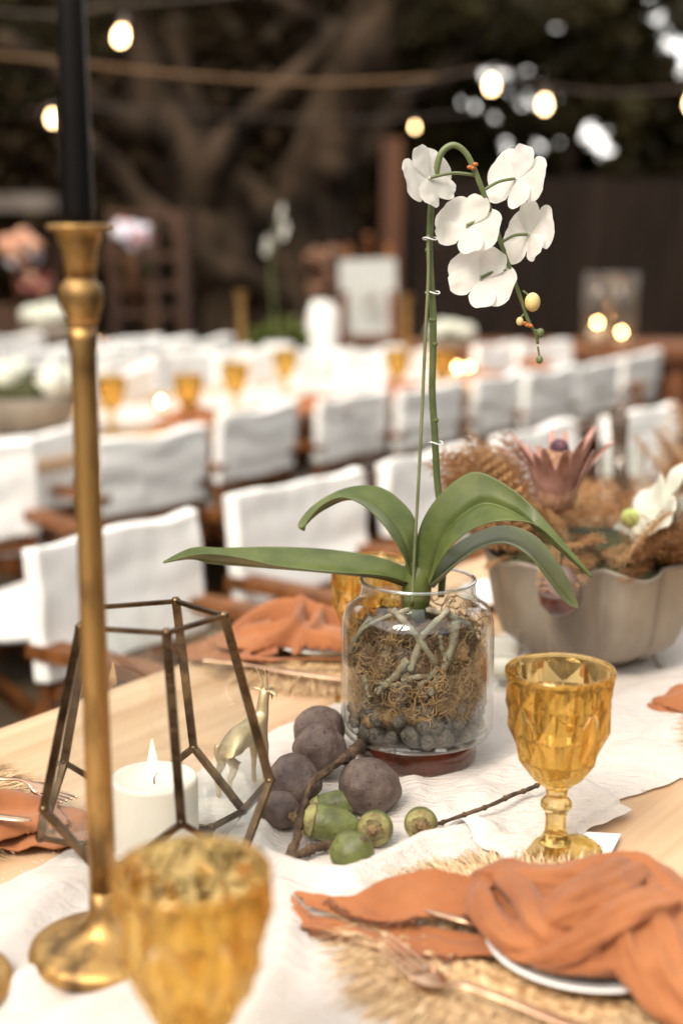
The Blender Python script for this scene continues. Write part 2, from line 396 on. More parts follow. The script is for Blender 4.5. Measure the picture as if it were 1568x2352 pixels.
def cloth_h(u, v):
    h = .0035 + .0028 * (1 + nz((u * .35 + v * .1, v * 1.6, 0), 9)) + .0016 * (1 + nz((u, v * 2.2, 3), 22)) + .0012 * nz((u, v * 1.5, 5), 60)
    for (pts, hh, wd), (x0, x1, y0, y1) in zip(FOLDS, FOLDB):
        if not (x0 < u < x1 and y0 < v < y1): continue
        best = 9; tt = 0
        for i, (a, b) in enumerate(zip(pts, pts[1:])):
            dx, dy = b.x - a.x, b.y - a.y; L = dx * dx + dy * dy
            f = max(0, min(1, ((u - a.x) * dx + (v - a.y) * dy) / L))
            d = math.hypot(u - a.x - f * dx, v - a.y - f * dy)
            if d < best: best = d; tt = (i + f) / (len(pts) - 1)
        e = best / wd * (1 + .3 * nz((u, v, 1), 30))
        h += hh * math.exp(-e * e) * min(1, 5 * tt + .15, 5 * (1 - tt) + .15)
    return h
def runner_pt(a, b):
    u = -1.25 + 5.8 * (a ** 1.0)
    return u, b
us = [-1.25]
while us[-1] < 4.5: us.append(us[-1] + (.0065 if -.5 < us[-1] < .7 else .04))
NV = 84; vs, fs = [], []
for i, u in enumerate(us):
    wl = interp(u, VL) + .007 * nz((u, 0, 0), 12) + .003 * nz((u, 0, 0), 50); wr = interp(u, VR) + .007 * nz((u, 7, 0), 12) + .003 * nz((u, 7, 0), 50)
    for j in range(NV):
        v = lerp(wl, wr, j / (NV - 1)); e = min(j, NV - 1 - j)
        h = cloth_h(u, v) * min(1, .35 + e * .16)
        vs.append(FW(u, v, h))
for i in range(len(us) - 1):
    for j in range(NV - 1):
        a = i * NV + j; fs.append((a, a + 1, a + NV + 1, a + NV))
mb = MB(); mb.add(vs, fs)
runner = thing('table_runner', 'crumpled white gauze runner down the middle of the near table', 'table runner', FW(0, -.47), 0)
rc = mb.build('runner_cloth', GAUZE, runner)
# the folded-over end lying under the goblet
cn = [UV(TP(*p)) for p in [(960, 1900), (1200, 1745), (1450, 1880), (1395, 1990), (1180, 2010)]]
A, B, C, D2 = [Vector(c) for c in (cn[0], cn[1], cn[2], cn[3])]
def ov(a, b):
    p = lerp(lerp(A, B, a), lerp(Vector(cn[4]), lerp(C, D2, .0) if False else C, a), b)
    u, v = p.x + .004 * nz((a, b, 0), 7), p.y + .004 * nz((a, b, 5), 7)
    edge = min(1, min(a, 1 - a, b, 1 - b) * 14 + .25)
    inside = -.66 < v
    return FW(u, v, (cloth_h(u, v) if v > -.66 else .002 + .3 * cloth_h(u, v)) + .0035 + .004 * edge * (1 + nz((a * 1.3, b * 3, 0), 3)))
MB().grid(60, 60, ov, True).build('folded_end', GAUZE, runner)
mb = MB()
for k in range(150):                       # loose threads on the cut edges
    u = U(-.5, .75); v = interp(u, random.choice((VL, VR))) + U(-.004, .004); s = -1 if v < -.45 else 1
    p = FW(u, v, .004); mb.tube([p, p + TN * s * U(.002, .005) + TD * U(-.002, .002) + Vector((0, 0, U(-.001, .002)))], .00035, 3, False)
mb.build('edge_threads', GAUZE, runner, kind='stuff')
def on_cloth(px, py): u, v = UV(TP(px, py)); return TP(px, py, cloth_h(u, v))
def cz_at(p): u, v = UV(p); return TZ + cloth_h(u, v)

# ------------------------------------------------------------------ raffia placemats
def make_mat():
    t = thing('raffia_placemat', 'x', 'placemat', world=False, group='round raffia placemats')
    def f(a, b):
        r = .142 * a; th = 2 * math.pi * b
        ring = abs(math.sin(a * math.pi * 9)) ** .6
        br = .5 + .5 * math.sin(th * (8 + int(a * 9) * 7) + (int(a * 9) % 2) * 1.7)
        return Vector((math.cos(th) * r, math.sin(th) * r, .003 + .0035 * ring + .0022 * ring * br))
    MB().grid(64, 200, f).build('woven_disc', WEAVE, t)
    mb = MB(); rnd = random.Random(3)
    for k in range(5600):
        th = rnd.uniform(0, 2 * math.pi); r0 = rnd.uniform(.108, .142); L = rnd.uniform(.024, .046) * (1.15 if rnd.random() < .15 else 1)
        th2 = th + rnd.gauss(0, .15); z0 = rnd.uniform(.003, .008); up = rnd.uniform(-.004, .005) + (.010 * rnd.random() if rnd.random() < .12 else 0); wd = rnd.uniform(.00035, .0010)
        a = Vector((math.cos(th), math.sin(th), 0)); d = Vector((math.cos(th2), math.sin(th2), 0)); s = Vector((-d.y, d.x, rnd.uniform(-.5, .5))) * wd
        p = [a * r0 + Vector((0, 0, z0))]
        for q in (.35, .7, 1.0):
            p.append(a * r0 + d * L * q + s * 2 * math.sin(q * 3 + k) + Vector((0, 0, max(.0012, z0 + up * math.sin(q * 2.6) - z0 * .8 * q * q))))
        vs = []
        for i, c in enumerate(p):
            ww = 1 - .75 * i / 3; vs += [c - s * ww, c + s * ww]
        mb.add(vs, [(0, 1, 3, 2), (2, 3, 5, 4), (4, 5, 7, 6)])
    mb.build('fringe', RAFFIA, t, False, kind='stuff')
    return t
mat0 = make_mat()
MATP = TP(1230, 2190)
place(mat0, MATP + Vector((0, 0, .004)), .3, 'fringed raffia placemat under the fork and plate at the front', scale=1.0)
place(mat0, TP(-310, 1885) + Vector((0, 0, .002)), 1.2, 'fringed raffia placemat at the left edge beside the glass lantern')
place(mat0, TP(760, 1505) + Vector((0, 0, .002)), 2.2, 'raffia placemat behind the goat under the far plate')
place(mat0, TP(1890, 1700) + Vector((0, 0, .004)), 4.2, 'raffia placemat at the right edge behind the amber goblet')

# ------------------------------------------------------------------ plates
def make_plate():
    t = thing('dinner_plate', 'x', 'plate', world=False, group='white plates on the near table')
    r = .078
    MB().lathe([(.0, .004), (.040, .004), (.042, .002), (.045, .002), (.050, .006), (.066, .0105), (r, .0165), (r + .0012, .018), (r, .019), (.068, .0145), (.054, .0105), (.048, .0085), (.0, .0085)], 72, close=False).build('dish', CERAM, t)
    return t
plate0 = make_plate()
def solo_plate(p, label): return place(plate0, p, 0, label)
solo_plate(TP(1350, 2203, .008), 'white plate under the big knotted napkin at the front')
solo_plate(TP(745, 1490, .008), 'white plate under the napkin behind the lantern')
solo_plate(TP(1175, 1385, .004), 'white plate edge showing between the jar and the stone bowl')

# ------------------------------------------------------------------ napkins
import numpy as np
def napkin(name, label, base, box, ridges, sheets=(), cut=.02, fray=(), res=.0017, group='knotted terracotta napkins', seed=0.0, pits=()):
    """Draped linen: ridges are crest lines (x, y in the frame, height above the table), with a width and a sharpness."""
    cs = [TP(x, y, .02) for x, y in box]; x0, x1 = min(c.x for c in cs), max(c.x for c in cs); y0, y1 = min(c.y for c in cs), max(c.y for c in cs)
    nx, ny = int((x1 - x0) / res), int((y1 - y0) / res)
    Xg, Yg = np.meshgrid(np.linspace(x0, x1, nx), np.linspace(y0, y1, ny), indexing='ij')
    wx = .0014 * np.sin(Yg * 90 + seed + 1.3 * np.sin(Xg * 70)); wy = .0014 * np.sin(Xg * 80 + 2 + 1.2 * np.sin(Yg * 75 + seed))
    Xw, Yw = Xg + wx, Yg + wy
    acc = np.zeros_like(Xg)
    for pts, wd, pw in ridges:
        P = crv([TP(*p) for p in pts], 5 * len(pts)); best = np.full_like(Xg, 9.0); hh = np.zeros_like(Xg)
        for a, b in zip(P, P[1:]):
            dx, dy = b.x - a.x, b.y - a.y; L = dx * dx + dy * dy + 1e-12
            f = np.clip(((Xw - a.x) * dx + (Yw - a.y) * dy) / L, 0, 1); d = np.hypot(Xw - a.x - f * dx, Yw - a.y - f * dy)
            m = d < best; best = np.where(m, d, best); hh = np.where(m, a.z - TZ + f * (b.z - a.z), hh)
        d = best
        acc += np.maximum(hh * np.exp(-(d / (wd * 1.3)) ** (pw + 1.0)), 0) ** 11
    Zg = acc ** (1 / 11)
    Zg = Zg + .0007 * np.sin(Xg * 150 + 3 * np.sin(Yg * 60 + seed)) * np.sin(Yg * 130 + 2 * np.sin(Xg * 50))
    for pa, pb, dep, wd in pits:                 # deep hollows between the rolls
        a, b = TP(*pa), TP(*pb); dx, dy = b.x - a.x, b.y - a.y; L = dx * dx + dy * dy + 1e-12
        f = np.clip(((Xg - a.x) * dx + (Yg - a.y) * dy) / L, 0, 1); d = np.hypot(Xg - a.x - f * dx, Yg - a.y - f * dy)
        Zg = np.maximum(Zg - dep * np.exp(-(d / wd) ** 2.5), np.minimum(Zg, cut + .0005))
    vs = [Vector((Xg[i, j], Yg[i, j], TZ + Zg[i, j])) for i in range(nx) for j in range(ny)]
    ok = (Zg > cut); fs = []
    for i in range(nx - 1):
        for j in range(ny - 1):
            if ok[i, j] and ok[i + 1, j] and ok[i, j + 1] and ok[i + 1, j + 1]:
                a = i * ny + j; fs.append((a, a + ny, a + ny + 1, a + 1))
    used = sorted({q for f in fs for q in f}); mp = {q: k for k, q in enumerate(used)}
    mb = MB(); mb.add([vs[q] for q in used], [tuple(mp[q] for q in f) for f in fs])
    for top, bot in sheets:
        E0 = crv([TP(x, y, h) for x, y, h in top], 30); E1 = crv([TP(x, y, h) for x, y, h in bot], 30)
        def f(a, b):
            i = a * 29; k = min(int(i), 28); q = lerp(lerp(E0[k], E0[k + 1], i - k), lerp(E1[k], E1[k + 1], i - k), b)
            return q + Vector((0, 0, .0045 * nz((a * 5, b * 2.4, seed), 1.0) + .0012 * nz((a * 16, b * 5, seed), 1.0)))
        mb.grid(90, 40, f)
    t = thing(name, label, 'napkin', base, 0, group)
    o = mb.build('cloth', LINEN, t)
    m = o.modifiers.new('s', 'SMOOTH'); m.iterations = 4; m.factor = .5
    m = o.modifiers.new('t', 'SOLIDIFY'); m.thickness = .0016; m.offset = 0
    bake(o)
    if fray:
        fb = MB()
        for pts in fray:
            E = crv([TP(x, y, h) for x, y, h in pts], 140)
            for i in range(139):
                d = (E[i + 1] - E[i]).normalized(); s = Vector((d.y, -d.x, 0))
                for q in range(3):
                    p = lerp(E[i], E[i + 1], U(0, 1)); e = p + s * U(-.002, .006) + d * U(-.002, .002) + Vector((0, 0, U(-.003, .003)))
                    fb.tube([p - s * .002, e], .0004, 3, False)
        fb.build('frayed_edge', LINEN, t, kind='stuff')
    return t
def Z(X, Y): return 612.5 + .6096 * X, 1837.4 + .6096 * Y
def zz(*pts): return [(*Z(x, y), h) for x, y, h in pts]
def roll_napkin(name, label, base, rolls, mounds, sheets, fray, voxel=.0017, smooth=2, group='knotted terracotta napkins'):
    """A knot: plump pleated rolls of linen fused together, with thin flat tails."""
    mb = MB()
    for k, (path, rad, flat, pl) in enumerate(rolls):
        P = crv([TP(*p) for p in path], 40); rr = [q[0] * 1.16 for q in cr([(r,) for r in rad], 40)]
        mb.tube(P, rr, 40, True, flat, pleat=(pl[0], pl[1] * 1.35, pl[2], k * 1.7))
    for c, r in mounds: mb.ball(TP(*c), r, 24, 14, lambda d, q: q * (1 + .12 * nz(d, 2.2)))
    t = thing(name, label, 'napkin', base, 0, group)
    o = mb.build('cloth', LINEN, t)
    m = o.modifiers.new('r', 'REMESH'); m.mode = 'VOXEL'; m.voxel_size = voxel
    m = o.modifiers.new('s', 'SMOOTH'); m.iterations = smooth; m.factor = .5
    bake(o)
    NR = [v.normal.copy() for v in o.data.vertices]
    for v, nr_ in zip(o.data.vertices, NR):
        q = v.co; dn = .0018 * nz((q.x + .3 * q.y, q.y * .6, q.z), 55, 2) + .0009 * nz(q, 130, 5); v.co += nr_ * dn
    o.data.update()
    if not o.data.materials: o.data.materials.append(LINEN)
    for top, bot in sheets:
        E0 = crv([TP(x, y, h) for x, y, h in top], 30); E1 = crv([TP(x, y, h) for x, y, h in bot], 30)
        def f(a, b):
            i = a * 29; k = min(int(i), 28); q = lerp(lerp(E0[k], E0[k + 1], i - k), lerp(E1[k], E1[k + 1], i - k), b)
            return q + Vector((0, 0, .0045 * nz((a * 5, b * 2.4, 0), 1.0) + .0014 * nz((a * 16, b * 5, 0), 1.0)))
        s = MB().grid(90, 40, f).build('tail', LINEN, t); m = s.modifiers.new('t', 'SOLIDIFY'); m.thickness = .0014; m.offset = 0; bake(s)
    fb = MB()
    for pts in fray:
        E = crv([TP(x, y, h) for x, y, h in pts], 140)
        for i in range(139):
            d = (E[i + 1] - E[i]).normalized(); s = Vector((d.y, -d.x, 0))
            for q in range(4):
                p = lerp(E[i], E[i + 1], U(0, 1)); e = p + s * U(-.002, .007) + d * U(-.002, .002) + Vector((0, 0, U(-.003, .003)))
                fb.tube([p - s * .002, e], .0004, 3, False)
    fb.build('frayed_edge', LINEN, t, kind='stuff')
    return t
roll_napkin('knotted_napkin', 'large terracotta linen napkin knotted on the front plate', TP(1374, 2150), [
    (zz((806, 318, .030), (880, 312, .042), (1000, 330, .046), (1130, 332, .048), (1270, 306, .052), (1390, 318, .050), (1500, 404, .044), (1620, 520, .036), (1760, 660, .03)), [.010, .017, .018, .018, .021, .023, .023, .023, .022], .9, (5, .06, 7)),
    (zz((806, 306, .040), (812, 385, .042), (852, 466, .039), (930, 536, .036), (1030, 560, .036), (1100, 548, .040)), [.007, .0095, .0105, .0105, .0095, .005], .9, (3, .10, 5)),
    (zz((872, 292, .055), (944, 340, .056), (996, 420, .055), (1030, 495, .050), (1085, 528, .047), (1135, 508, .050)), [.007, .0095, .0095, .0085, .0070, .004], .9, (3, .10, 5)),
    (zz((1372, 262, .068), (1280, 332, .070), (1176, 392, .068), (1096, 436, .062), (1058, 480, .054)), [.012, .0135, .013, .010, .005], .8, (3, .12, 4)),
    (zz((1270, 262, .062), (1190, 330, .063), (1110, 380, .060), (1060, 430, .055)), [.008, .0095, .009, .006], .8, (3, .10, 4)),
    (zz((1004, 604, .032), (1090, 584, .040), (1180, 540, .050), (1280, 478, .060), (1370, 428, .066), (1490, 396, .064)), [.006, .0095, .011, .0125, .014, .016], .8, (4, .10, 5)),
    (zz((1345, 446, .060), (1358, 520, .053), (1388, 610, .043), (1448, 700, .033), (1550, 790, .024), (1700, 880, .018)), [.009, .012, .013, .014, .014, .013], .75, (4, .12, 6)),
    (zz((1440, 420, .060), (1478, 530, .052), (1540, 660, .041), (1650, 800, .028)), [.013, .015, .016, .016], .75, (4, .11, 6)),
    (zz((1540, 440, .052), (1600, 560, .044), (1680, 700, .034)), [.017, .018, .018], .8, (4, .10, 5)),
    (zz((1010, 606, .030), (1110, 618, .033), (1220, 616, .036), (1330, 612, .038)), [.005, .0075, .0095, .010], .75, (4, .11, 5)),
    (zz((1190, 536, .050), (1232, 580, .043), (1262, 630, .034)), [.006, .0085, .006], .8, (3, .10, 4)),
    (zz((800, 430, .026), (870, 505, .031), (960, 574, .032), (1040, 596, .034)), [.004, .0075, .0085, .006], .7, (3, .10, 4)),
], [((*Z(1200, 480), .032), (.050, .030, .013)), ((*Z(1440, 500), .032), (.050, .036, .015)), ((*Z(960, 440), .032), (.032, .030, .012)), ((*Z(1130, 400), .038), (.03, .02, .012))], [
    (zz((100, 350, .020), (270, 365, .024), (420, 310, .034), (560, 270, .042), (700, 275, .046), (860, 300, .050)),
     zz((150, 395, .020), (290, 440, .016), (430, 465, .016), (560, 450, .022), (690, 440, .026), (870, 440, .034))),
    (zz((95, 360, .021), (130, 400, .018), (250, 450, .012), (420, 480, .012), (620, 480, .014), (900, 520, .024)),
     zz((78, 465, .012), (170, 490, .012), (330, 535, .011), (520, 590, .011), (720, 590, .013), (1000, 600, .030))),
], [zz((230, 378, .022), (300, 425, .018), (430, 465, .016), (560, 450, .022)), zz((78, 470, .012), (170, 492, .012), (330, 540, .011), (520, 592, .011), (720, 592, .013))])
napkin('knotted_napkin', 'terracotta napkin bunched on the plate behind the lantern', TP(700, 1480), [(470, 1370), (900, 1370), (900, 1530), (470, 1530)], [
    ([(540, 1470, .03), (640, 1440, .045), (740, 1440, .045), (860, 1460, .03)], .035, 2.2),
    ([(500, 1478, .026), (560, 1420, .045), (620, 1380, .060), (690, 1374, .066), (740, 1390, .060), (820, 1410, .045), (900, 1440, .03)], .016, 1.3),
    ([(690, 1374, .066), (680, 1410, .062), (640, 1445, .05), (590, 1480, .034), (560, 1500, .028)], .011, 1.3),
    ([(740, 1392, .060), (712, 1430, .056), (690, 1465, .042), (680, 1500, .028)], .010, 1.3),
    ([(700, 1440, .054), (740, 1450, .054), (790, 1470, .042), (820, 1500, .028)], .012, 1.3),
    ([(560, 1440, .044), (620, 1430, .052), (660, 1420, .058)], .009, 1.3),
    ([(560, 1508, .027), (640, 1512, .028), (740, 1514, .029), (840, 1510, .028)], .016, 1.6),
], [([(425, 1490, .012), (480, 1465, .024), (540, 1440, .036), (620, 1420, .044)], [(430, 1518, .008), (490, 1520, .010), (560, 1515, .016), (640, 1500, .03)])], cut=.024, res=.0024, seed=3)
napkin('knotted_napkin', 'terracotta napkin tail at the left edge behind the lantern', TP(0, 1890), [(-260, 1780), (160, 1780), (160, 1960), (-260, 1960)], [
    ([(-240, 1820, .04), (-120, 1826, .045), (-20, 1812, .038), (60, 1826, .028), (120, 1846, .016)], .018, 1.5),
    ([(-220, 1880, .04), (-80, 1890, .034), (40, 1880, .026), (130, 1885, .018)], .018, 1.5),
    ([(-220, 1840, .03), (-60, 1860, .026), (60, 1870, .02)], .04, 2.2),
], [([(-60, 1825, .022), (30, 1815, .022), (110, 1840, .014), (205, 1870, .010)], [(-60, 1945, .010), (40, 1950, .009), (120, 1945, .009), (205, 1935, .010)])], cut=.015, res=.0022, seed=5)
napkin('knotted_napkin', 'terracotta napkin corner at the right edge behind the amber goblet', TP(1600, 1610), [(1500, 1560), (1720, 1560), (1720, 1660), (1500, 1660)], [
    ([(1530, 1600, .02), (1580, 1584, .034), (1660, 1590, .04), (1760, 1600, .045)], .02, 1.5)],
 [([(1500, 1612, .014), (1530, 1590, .02), (1560, 1572, .025), (1640, 1570, .03)], [(1484, 1617, .012), (1530, 1638, .010), (1570, 1648, .010), (1650, 1660, .010)])], cut=.012, res=.0024, seed=8)

# ------------------------------------------------------------------ cutlery
def cutlery(name, label, mat, pts, prof, tines=0, group='cutlery on the near table', th=.0022):
    """prof: half-widths along the path; tines: number of prongs cut into the first part of the path."""
    P = crv([TP(*p) for p in pts], 40); t = thing(name, label, name, P[20], 0, group)
    def side(i): d = P[min(i + 1, 39)] - P[max(i - 1, 0)]; return Vector((-d.y, d.x, 0)).normalized()
    def strip(mb, i0, i1, w0, w1):
        vs, fs = [], []
        for i in range(i0, i1 + 1):
            a, b = w0(i), w1(i); s = side(i); up = Vector((0, 0, th / 2))
            m = (a + b) / 2
            vs += [P[i] + s * a - up * .2, P[i] + s * lerp(a, m, .5) + up, P[i] + s * lerp(b, m, .5) + up, P[i] + s * b - up * .2, P[i] + s * m - up]
        for k in range(i1 - i0):
            for j in range(5):
                a = k * 5 + j; b = k * 5 + (j + 1) % 5; fs.append((a, b, b + 5, a + 5))
        n = (i1 - i0) * 5; fs += [(4, 3, 2, 1, 0), (n, n + 1, n + 2, n + 3, n + 4)]
        mb.add(vs, fs)
    hw = lambda i: interp(i / 39, prof)
    k0 = 9 if tines else 0
    mb = MB(); strip(mb, k0, 39, lambda i: -hw(i), lambda i: hw(i)); mb.build('handle' if tines else 'blade_and_handle', mat, t)
    for q in range(tines):
        mb = MB(); c = (q + .5) / tines * 2 - 1; wd = .62 / tines
        strip(mb, 0, k0 + 1, lambda i: hw(i) * (c - wd * min(1, .35 + i * .1)), lambda i: hw(i) * (c + wd * min(1, .35 + i * .1)))
        mb.build('tine', mat, t)
    return t
FK = [(0, .0115), (.3, .0125), (.36, .0115), (.42, .006), (.48, .0038), (.7, .0042), (1, .0085)]
cutlery('fork', 'rose copper fork lying on the front placemat', COPPER, [(868, 2150, .030), (930, 2203, .023), (985, 2248, .021), (1015, 2262, .024), (1065, 2262, .030), (1150, 2290, .026), (1300, 2350, .022), (1480, 2420, .02)], [(0, .0118), (.26, .0135), (.32, .0120), (.38, .007), (.44, .0042), (.7, .005), (1, .009)], 4)
cutlery('knife', 'rose copper knife under the knotted front napkin', COPPER, [(975, 2090, .026), (1060, 2110, .028), (1150, 2135, .022), (1300, 2190, .02)], [(0, .002), (.15, .006), (.5, .007), (1, .006)])
cutlery('fork', 'shiny fork handle on the left placemat', COPPER, [(160, 1838, .020), (120, 1824, .018), (88, 1808, .020), (50, 1792, .027), (0, 1788, .03), (-120, 1783, .025), (-240, 1790, .02)], FK, 4)
cutlery('knife', 'shiny knife lying on the left napkin', COPPER, [(72, 1884, .034), (20, 1878, .036), (-60, 1868, .034), (-220, 1850, .02)], [(0, .002), (.12, .006), (.5, .007), (1, .006)])
cutlery('knife', 'copper knife on the placemat behind the goat figurine', COPPER, [(465, 1514, .020), (560, 1524, .020), (650, 1541, .020), (780, 1558, .020), (900, 1578, .020)], [(0, .008), (.3, .006), (.5, .007), (.95, .008), (1, .002)])

# ------------------------------------------------------------------ amber goblets
def make_goblet():
    t = thing('amber_goblet', 'x', 'goblet', world=False, group='amber pressed glass goblets')
    rows = [(.0478, .1625), (.0476, .1440), (.0436, .1150), (.0345, .0885), (.0240, .0715)]
    outer = [(.0108, .0605), (.0150, .0645), (.0240, .0715), (.0295, .079), (.0345, .0885), (.0395, .101), (.0436, .1150), (.0462, .1290), (.0476, .1440), (.0480, .1530), (.0480, .1625), (.0479, .1690), (.0470, .1708)]
    N = 16; vs, fs = [], []
    for i, (r, h) in enumerate(rows):
        for k in range(N):
            a = 2 * math.pi * k / N; node = (k + i) % 2 == 0
            f = (.93 if node else 1.03) if 0 < i < 4 else (.965 if node else 1.0) if i == 4 else (1.0 if node else .985)
            vs.append(Vector((math.cos(a) * r * f, math.sin(a) * r * f, h)))
    for i in range(len(rows) - 1):
        for k in range(N):
            a, b = i * N + k, i * N + (k + 1) % N; c, d = a + N, b + N
            if (k + i) % 2 == 0: fs += [(a, d, b), (a, c, d)]      # split from groove to groove: four sided pyramids
            else: fs += [(a, c, b), (b, c, d)]
    prev = (len(rows) - 1) * N
    for r, h in ((.0150, .0645), (.0108, .0605)):
        k0 = len(vs)
        for k in range(N): a = 2 * math.pi * k / N; vs.append(Vector((math.cos(a) * r, math.sin(a) * r, h)))
        for k in range(N): fs.append((prev + k, k0 + k, k0 + (k + 1) % N, prev + (k + 1) % N))
        prev = k0
    fs.append(tuple(reversed([prev + k for k in range(N)])))
    n = 64; prev = None
    for r, h in [(.0482, .1665), (.0480, .1695), (.0470, .1709), (.0458, .1709), (.0451, .1695), (.0447, .160), (.0436, .140), (.0390, .113), (.0295, .089), (.0180, .0755), (.0070, .0715)]:
        k0 = len(vs)
        for k in range(n): a = 2 * math.pi * k / n; vs.append(Vector((math.cos(a) * r, math.sin(a) * r, h)))
        if prev is None:
            for k in range(N):
                q, q1 = k, (k + 1) % N; e = [k0 + (4 * k + j) % n for j in range(5)]
                fs += [(q, e[1], e[0]), (q, e[2], e[1]), (q, q1, e[2]), (q1, e[3], e[2]), (q1, e[4], e[3])]
        else:
            for k in range(n): fs.append((prev + k, prev + (k + 1) % n, k0 + (k + 1) % n, k0 + k))
        prev = k0
    fs.append(tuple(prev + k for k in range(n)))
    mb = MB(); mb.add(vs, fs); mb.build('bowl', AMBER, t, True, sharp=9)
    st = [(.0, .0601), (.0104, .0601), (.0096, .056), (.0098, .0520), (.0140, .0470), (.0146, .0450), (.0135, .0425), (.0102, .0385), (.0094, .0330), (.0093, .026), (.0104, .018), (.0138, .0115), (.0148, .0098), (.0138, .0086), (.0, .0086)]
    MB().lathe(list(reversed(st)), 10, close=False).build('stem', AMBER, t, True, sharp=20)
    ft = [(.0, .0014), (.038, .0014), (.0408, .0), (.0420, .0012), (.0418, .0028), (.034, .0046), (.022, .0066), (.015, .0083), (.0, .0083)]
    MB().lathe(ft, 64, close=False, mod=lambda a, i, z: 1 + (.012 * math.cos(a * 24) if 3 < i < 7 else 0)).build('foot', AMBER, t)
    return t
gob0 = make_goblet()
place(gob0, TP(1273, 1955, .007), .17, 'amber pressed glass goblet in sharp focus beside the white card')
G2 = GP(440, 1997, TZ + .178); G2.z = TZ + .008
place(gob0, G2, .05, 'blurred amber goblet in front of the brass candlestick')
g3 = GP(852, 1290, TZ + .172); g3.z = TZ + .002
place(gob0, g3, .3, 'amber goblet half hidden behind the orchid jar')

# ------------------------------------------------------------------ brass candlesticks and black tapers
SB = TP(242, 2200, .012)
SH = HZ(SB, 514) - SB.z
KZ = HZ(SB, 680) - SB.z
def make_stick(name, label):
    t = thing('brass_candlestick', label, 'candlestick', world=False, group='brass candlesticks on the near table')
    MB().lathe([(.0, .0), (.052, .0), (.0555, .004), (.0570, .008), (.0555, .0125), (.049, .0160), (.036, .0190), (.022, .0225), (.0145, .029), (.0110, .040), (.0100, .056), (.0, .056)], 64, close=False).build('base', BRASS, t)
    MB().lathe([(.0, .05), (.0099, .05), (.0101, .10), (.0095, .25), (.0092, KZ - .03), (.0094, KZ - .0215), (.0, KZ - .0215)], 40, close=False).build('stem', BRASS, t)
    MB().lathe([(.0, KZ - .022), (.0105, KZ - .020), (.0118, KZ - .014), (.0145, KZ - .006), (.0152, KZ + .001), (.0140, KZ + .007), (.0105, KZ + .0105), (.0098, KZ + .012), (.0, KZ + .012)], 40, close=False).build('knop', BRASS, t)
    c = MB().lathe([(.0, KZ + .011), (.0098, KZ + .011), (.0118, KZ + .03), (.0150, SH - .010), (.0155, SH - .005), (.0212, SH - .0042), (.0220, SH - .0022), (.0214, SH - .0004), (.0135, SH), (.0128, SH - .012), (.0, SH - .012)], 48, close=False).build('socket', BRASS, t)
    return t
st0 = make_stick('s', 'tall aged brass candlestick holding a black taper beside the glass lantern')
place(st0, SB, 0)
S2 = TP(-150, 2285, .008)
place(st0, S2, 1.0, 'brass candlestick foot cut off by the bottom left corner')
for k, (p, lb) in enumerate(((SB, 'matt black taper candle in the tall brass candlestick'), (S2, 'black taper candle in the cut off left candlestick'))):
    t = thing('taper_candle', lb, 'candle', p + Vector((0, 0, SH - .0115)), group='black taper candles')
    q = p + Vector((0, 0, SH - .0115))
    MB().lathe([(.0, 0), (.0108, 0), (.0108, .02), (.0098, .10), (.0080, .24), (.0066, .265), (.0, .272)], 32, q, close=False).build('wax', WAXB, t)
    MB().tube([q + Vector((0, 0, .27)), q + Vector((.001, 0, .282))], .0008, 5).build('wick', WAXB, t)

# ------------------------------------------------------------------ glass lantern with pillar candle
LB = TP(352, 1985); lw = cz_at(LB) + .002; LB.z = lw
zt = HZ(LB + Vector((0, .012, 0)), 1415); zw = HZ(LB, 1802); zv = HZ(LB, 1962)
rt, rw, rv, rb = .0655, .104, .098, .062
LT = Matrix.Rotation(R(-3.0), 3, 'X')              # it leans back a little on the rumpled cloth
def ring5(r, z, off): return [LB + LT @ Vector((r * math.cos(R(off + 72 * k)), r * math.sin(R(off + 72 * k)), z - LB.z)) for k in range(5)]
Tt, Tw, Tv, Tb = ring5(rt, zt, 3), ring5(rw, zw, 3), ring5(rv, max(zv, lw + .014), 39), ring5(rb, lw + .006, 39)
lan = thing('glass_lantern', 'geometric clear glass lantern with dark brass edges around a lit candle', 'lantern', LB)
def strip(a, b, w=.0052, nm='frame_bar', d=.0034): MB().bar(a, b, w, d).build(nm, BRASSD, lan, False)
for k in range(5):
    n = (k + 1) % 5
    strip(Tt[k], Tt[n], .0046, d=.0036); strip(Tt[k], Tw[k], .0074, d=.006); strip(Tw[k], Tv[k], .0064, d=.005); strip(Tv[k], Tw[n], .0064, d=.005); strip(Tv[k], Tb[k], .006); strip(Tb[k], Tb[n], .005)
    def ins(*ps):
        c = sum(ps, Vector()) / len(ps); nn = (ps[1] - ps[0]).cross(ps[2] - ps[0]).normalized() * .0003
        MB().add([p + (c - p) * .02 + nn for p in ps], [tuple(range(len(ps)))]).build('pane', PANE, lan, False)
    ins(Tt[k], Tw[k], Tv[k], Tw[n], Tt[n]); ins(Tv[k], Tb[k], Tb[n], Tv[n], Tw[n])
MB().add([p + Vector((0, 0, .0006)) for p in Tb], [tuple(range(5))]).build('floor_plate', BRASSD, lan, False)
for k in range(5):
    for p in (Tt[k], Tw[k], Tv[k], Tb[k]): MB().ball(p, .0046, 8, 6).build('solder_joint', BRASSD, lan)
PC = LB + Vector((.003, 0, .005)); ph = HZ(PC, 1783) - PC.z
pc = thing('pillar_candle', 'white pillar candle burning inside the glass lantern', 'candle', PC)
MB().lathe([(.0, 0), (.0375, 0), (.038, .003), (.0382, ph - .004), (.0372, ph), (.033, ph + .0005), (.030, ph - .003), (.015, ph - .006), (.0, ph - .007)], 56, PC, close=False).build('wax', WAXW, pc)
wk = PC + Vector((0, 0, ph - .008))
MB().tube([wk, wk + Vector((0, 0, .006)), wk + Vector((.0012, 0, .010)), wk + Vector((.003, 0, .0115))], .0008, 6).build('wick', WAXB, pc)
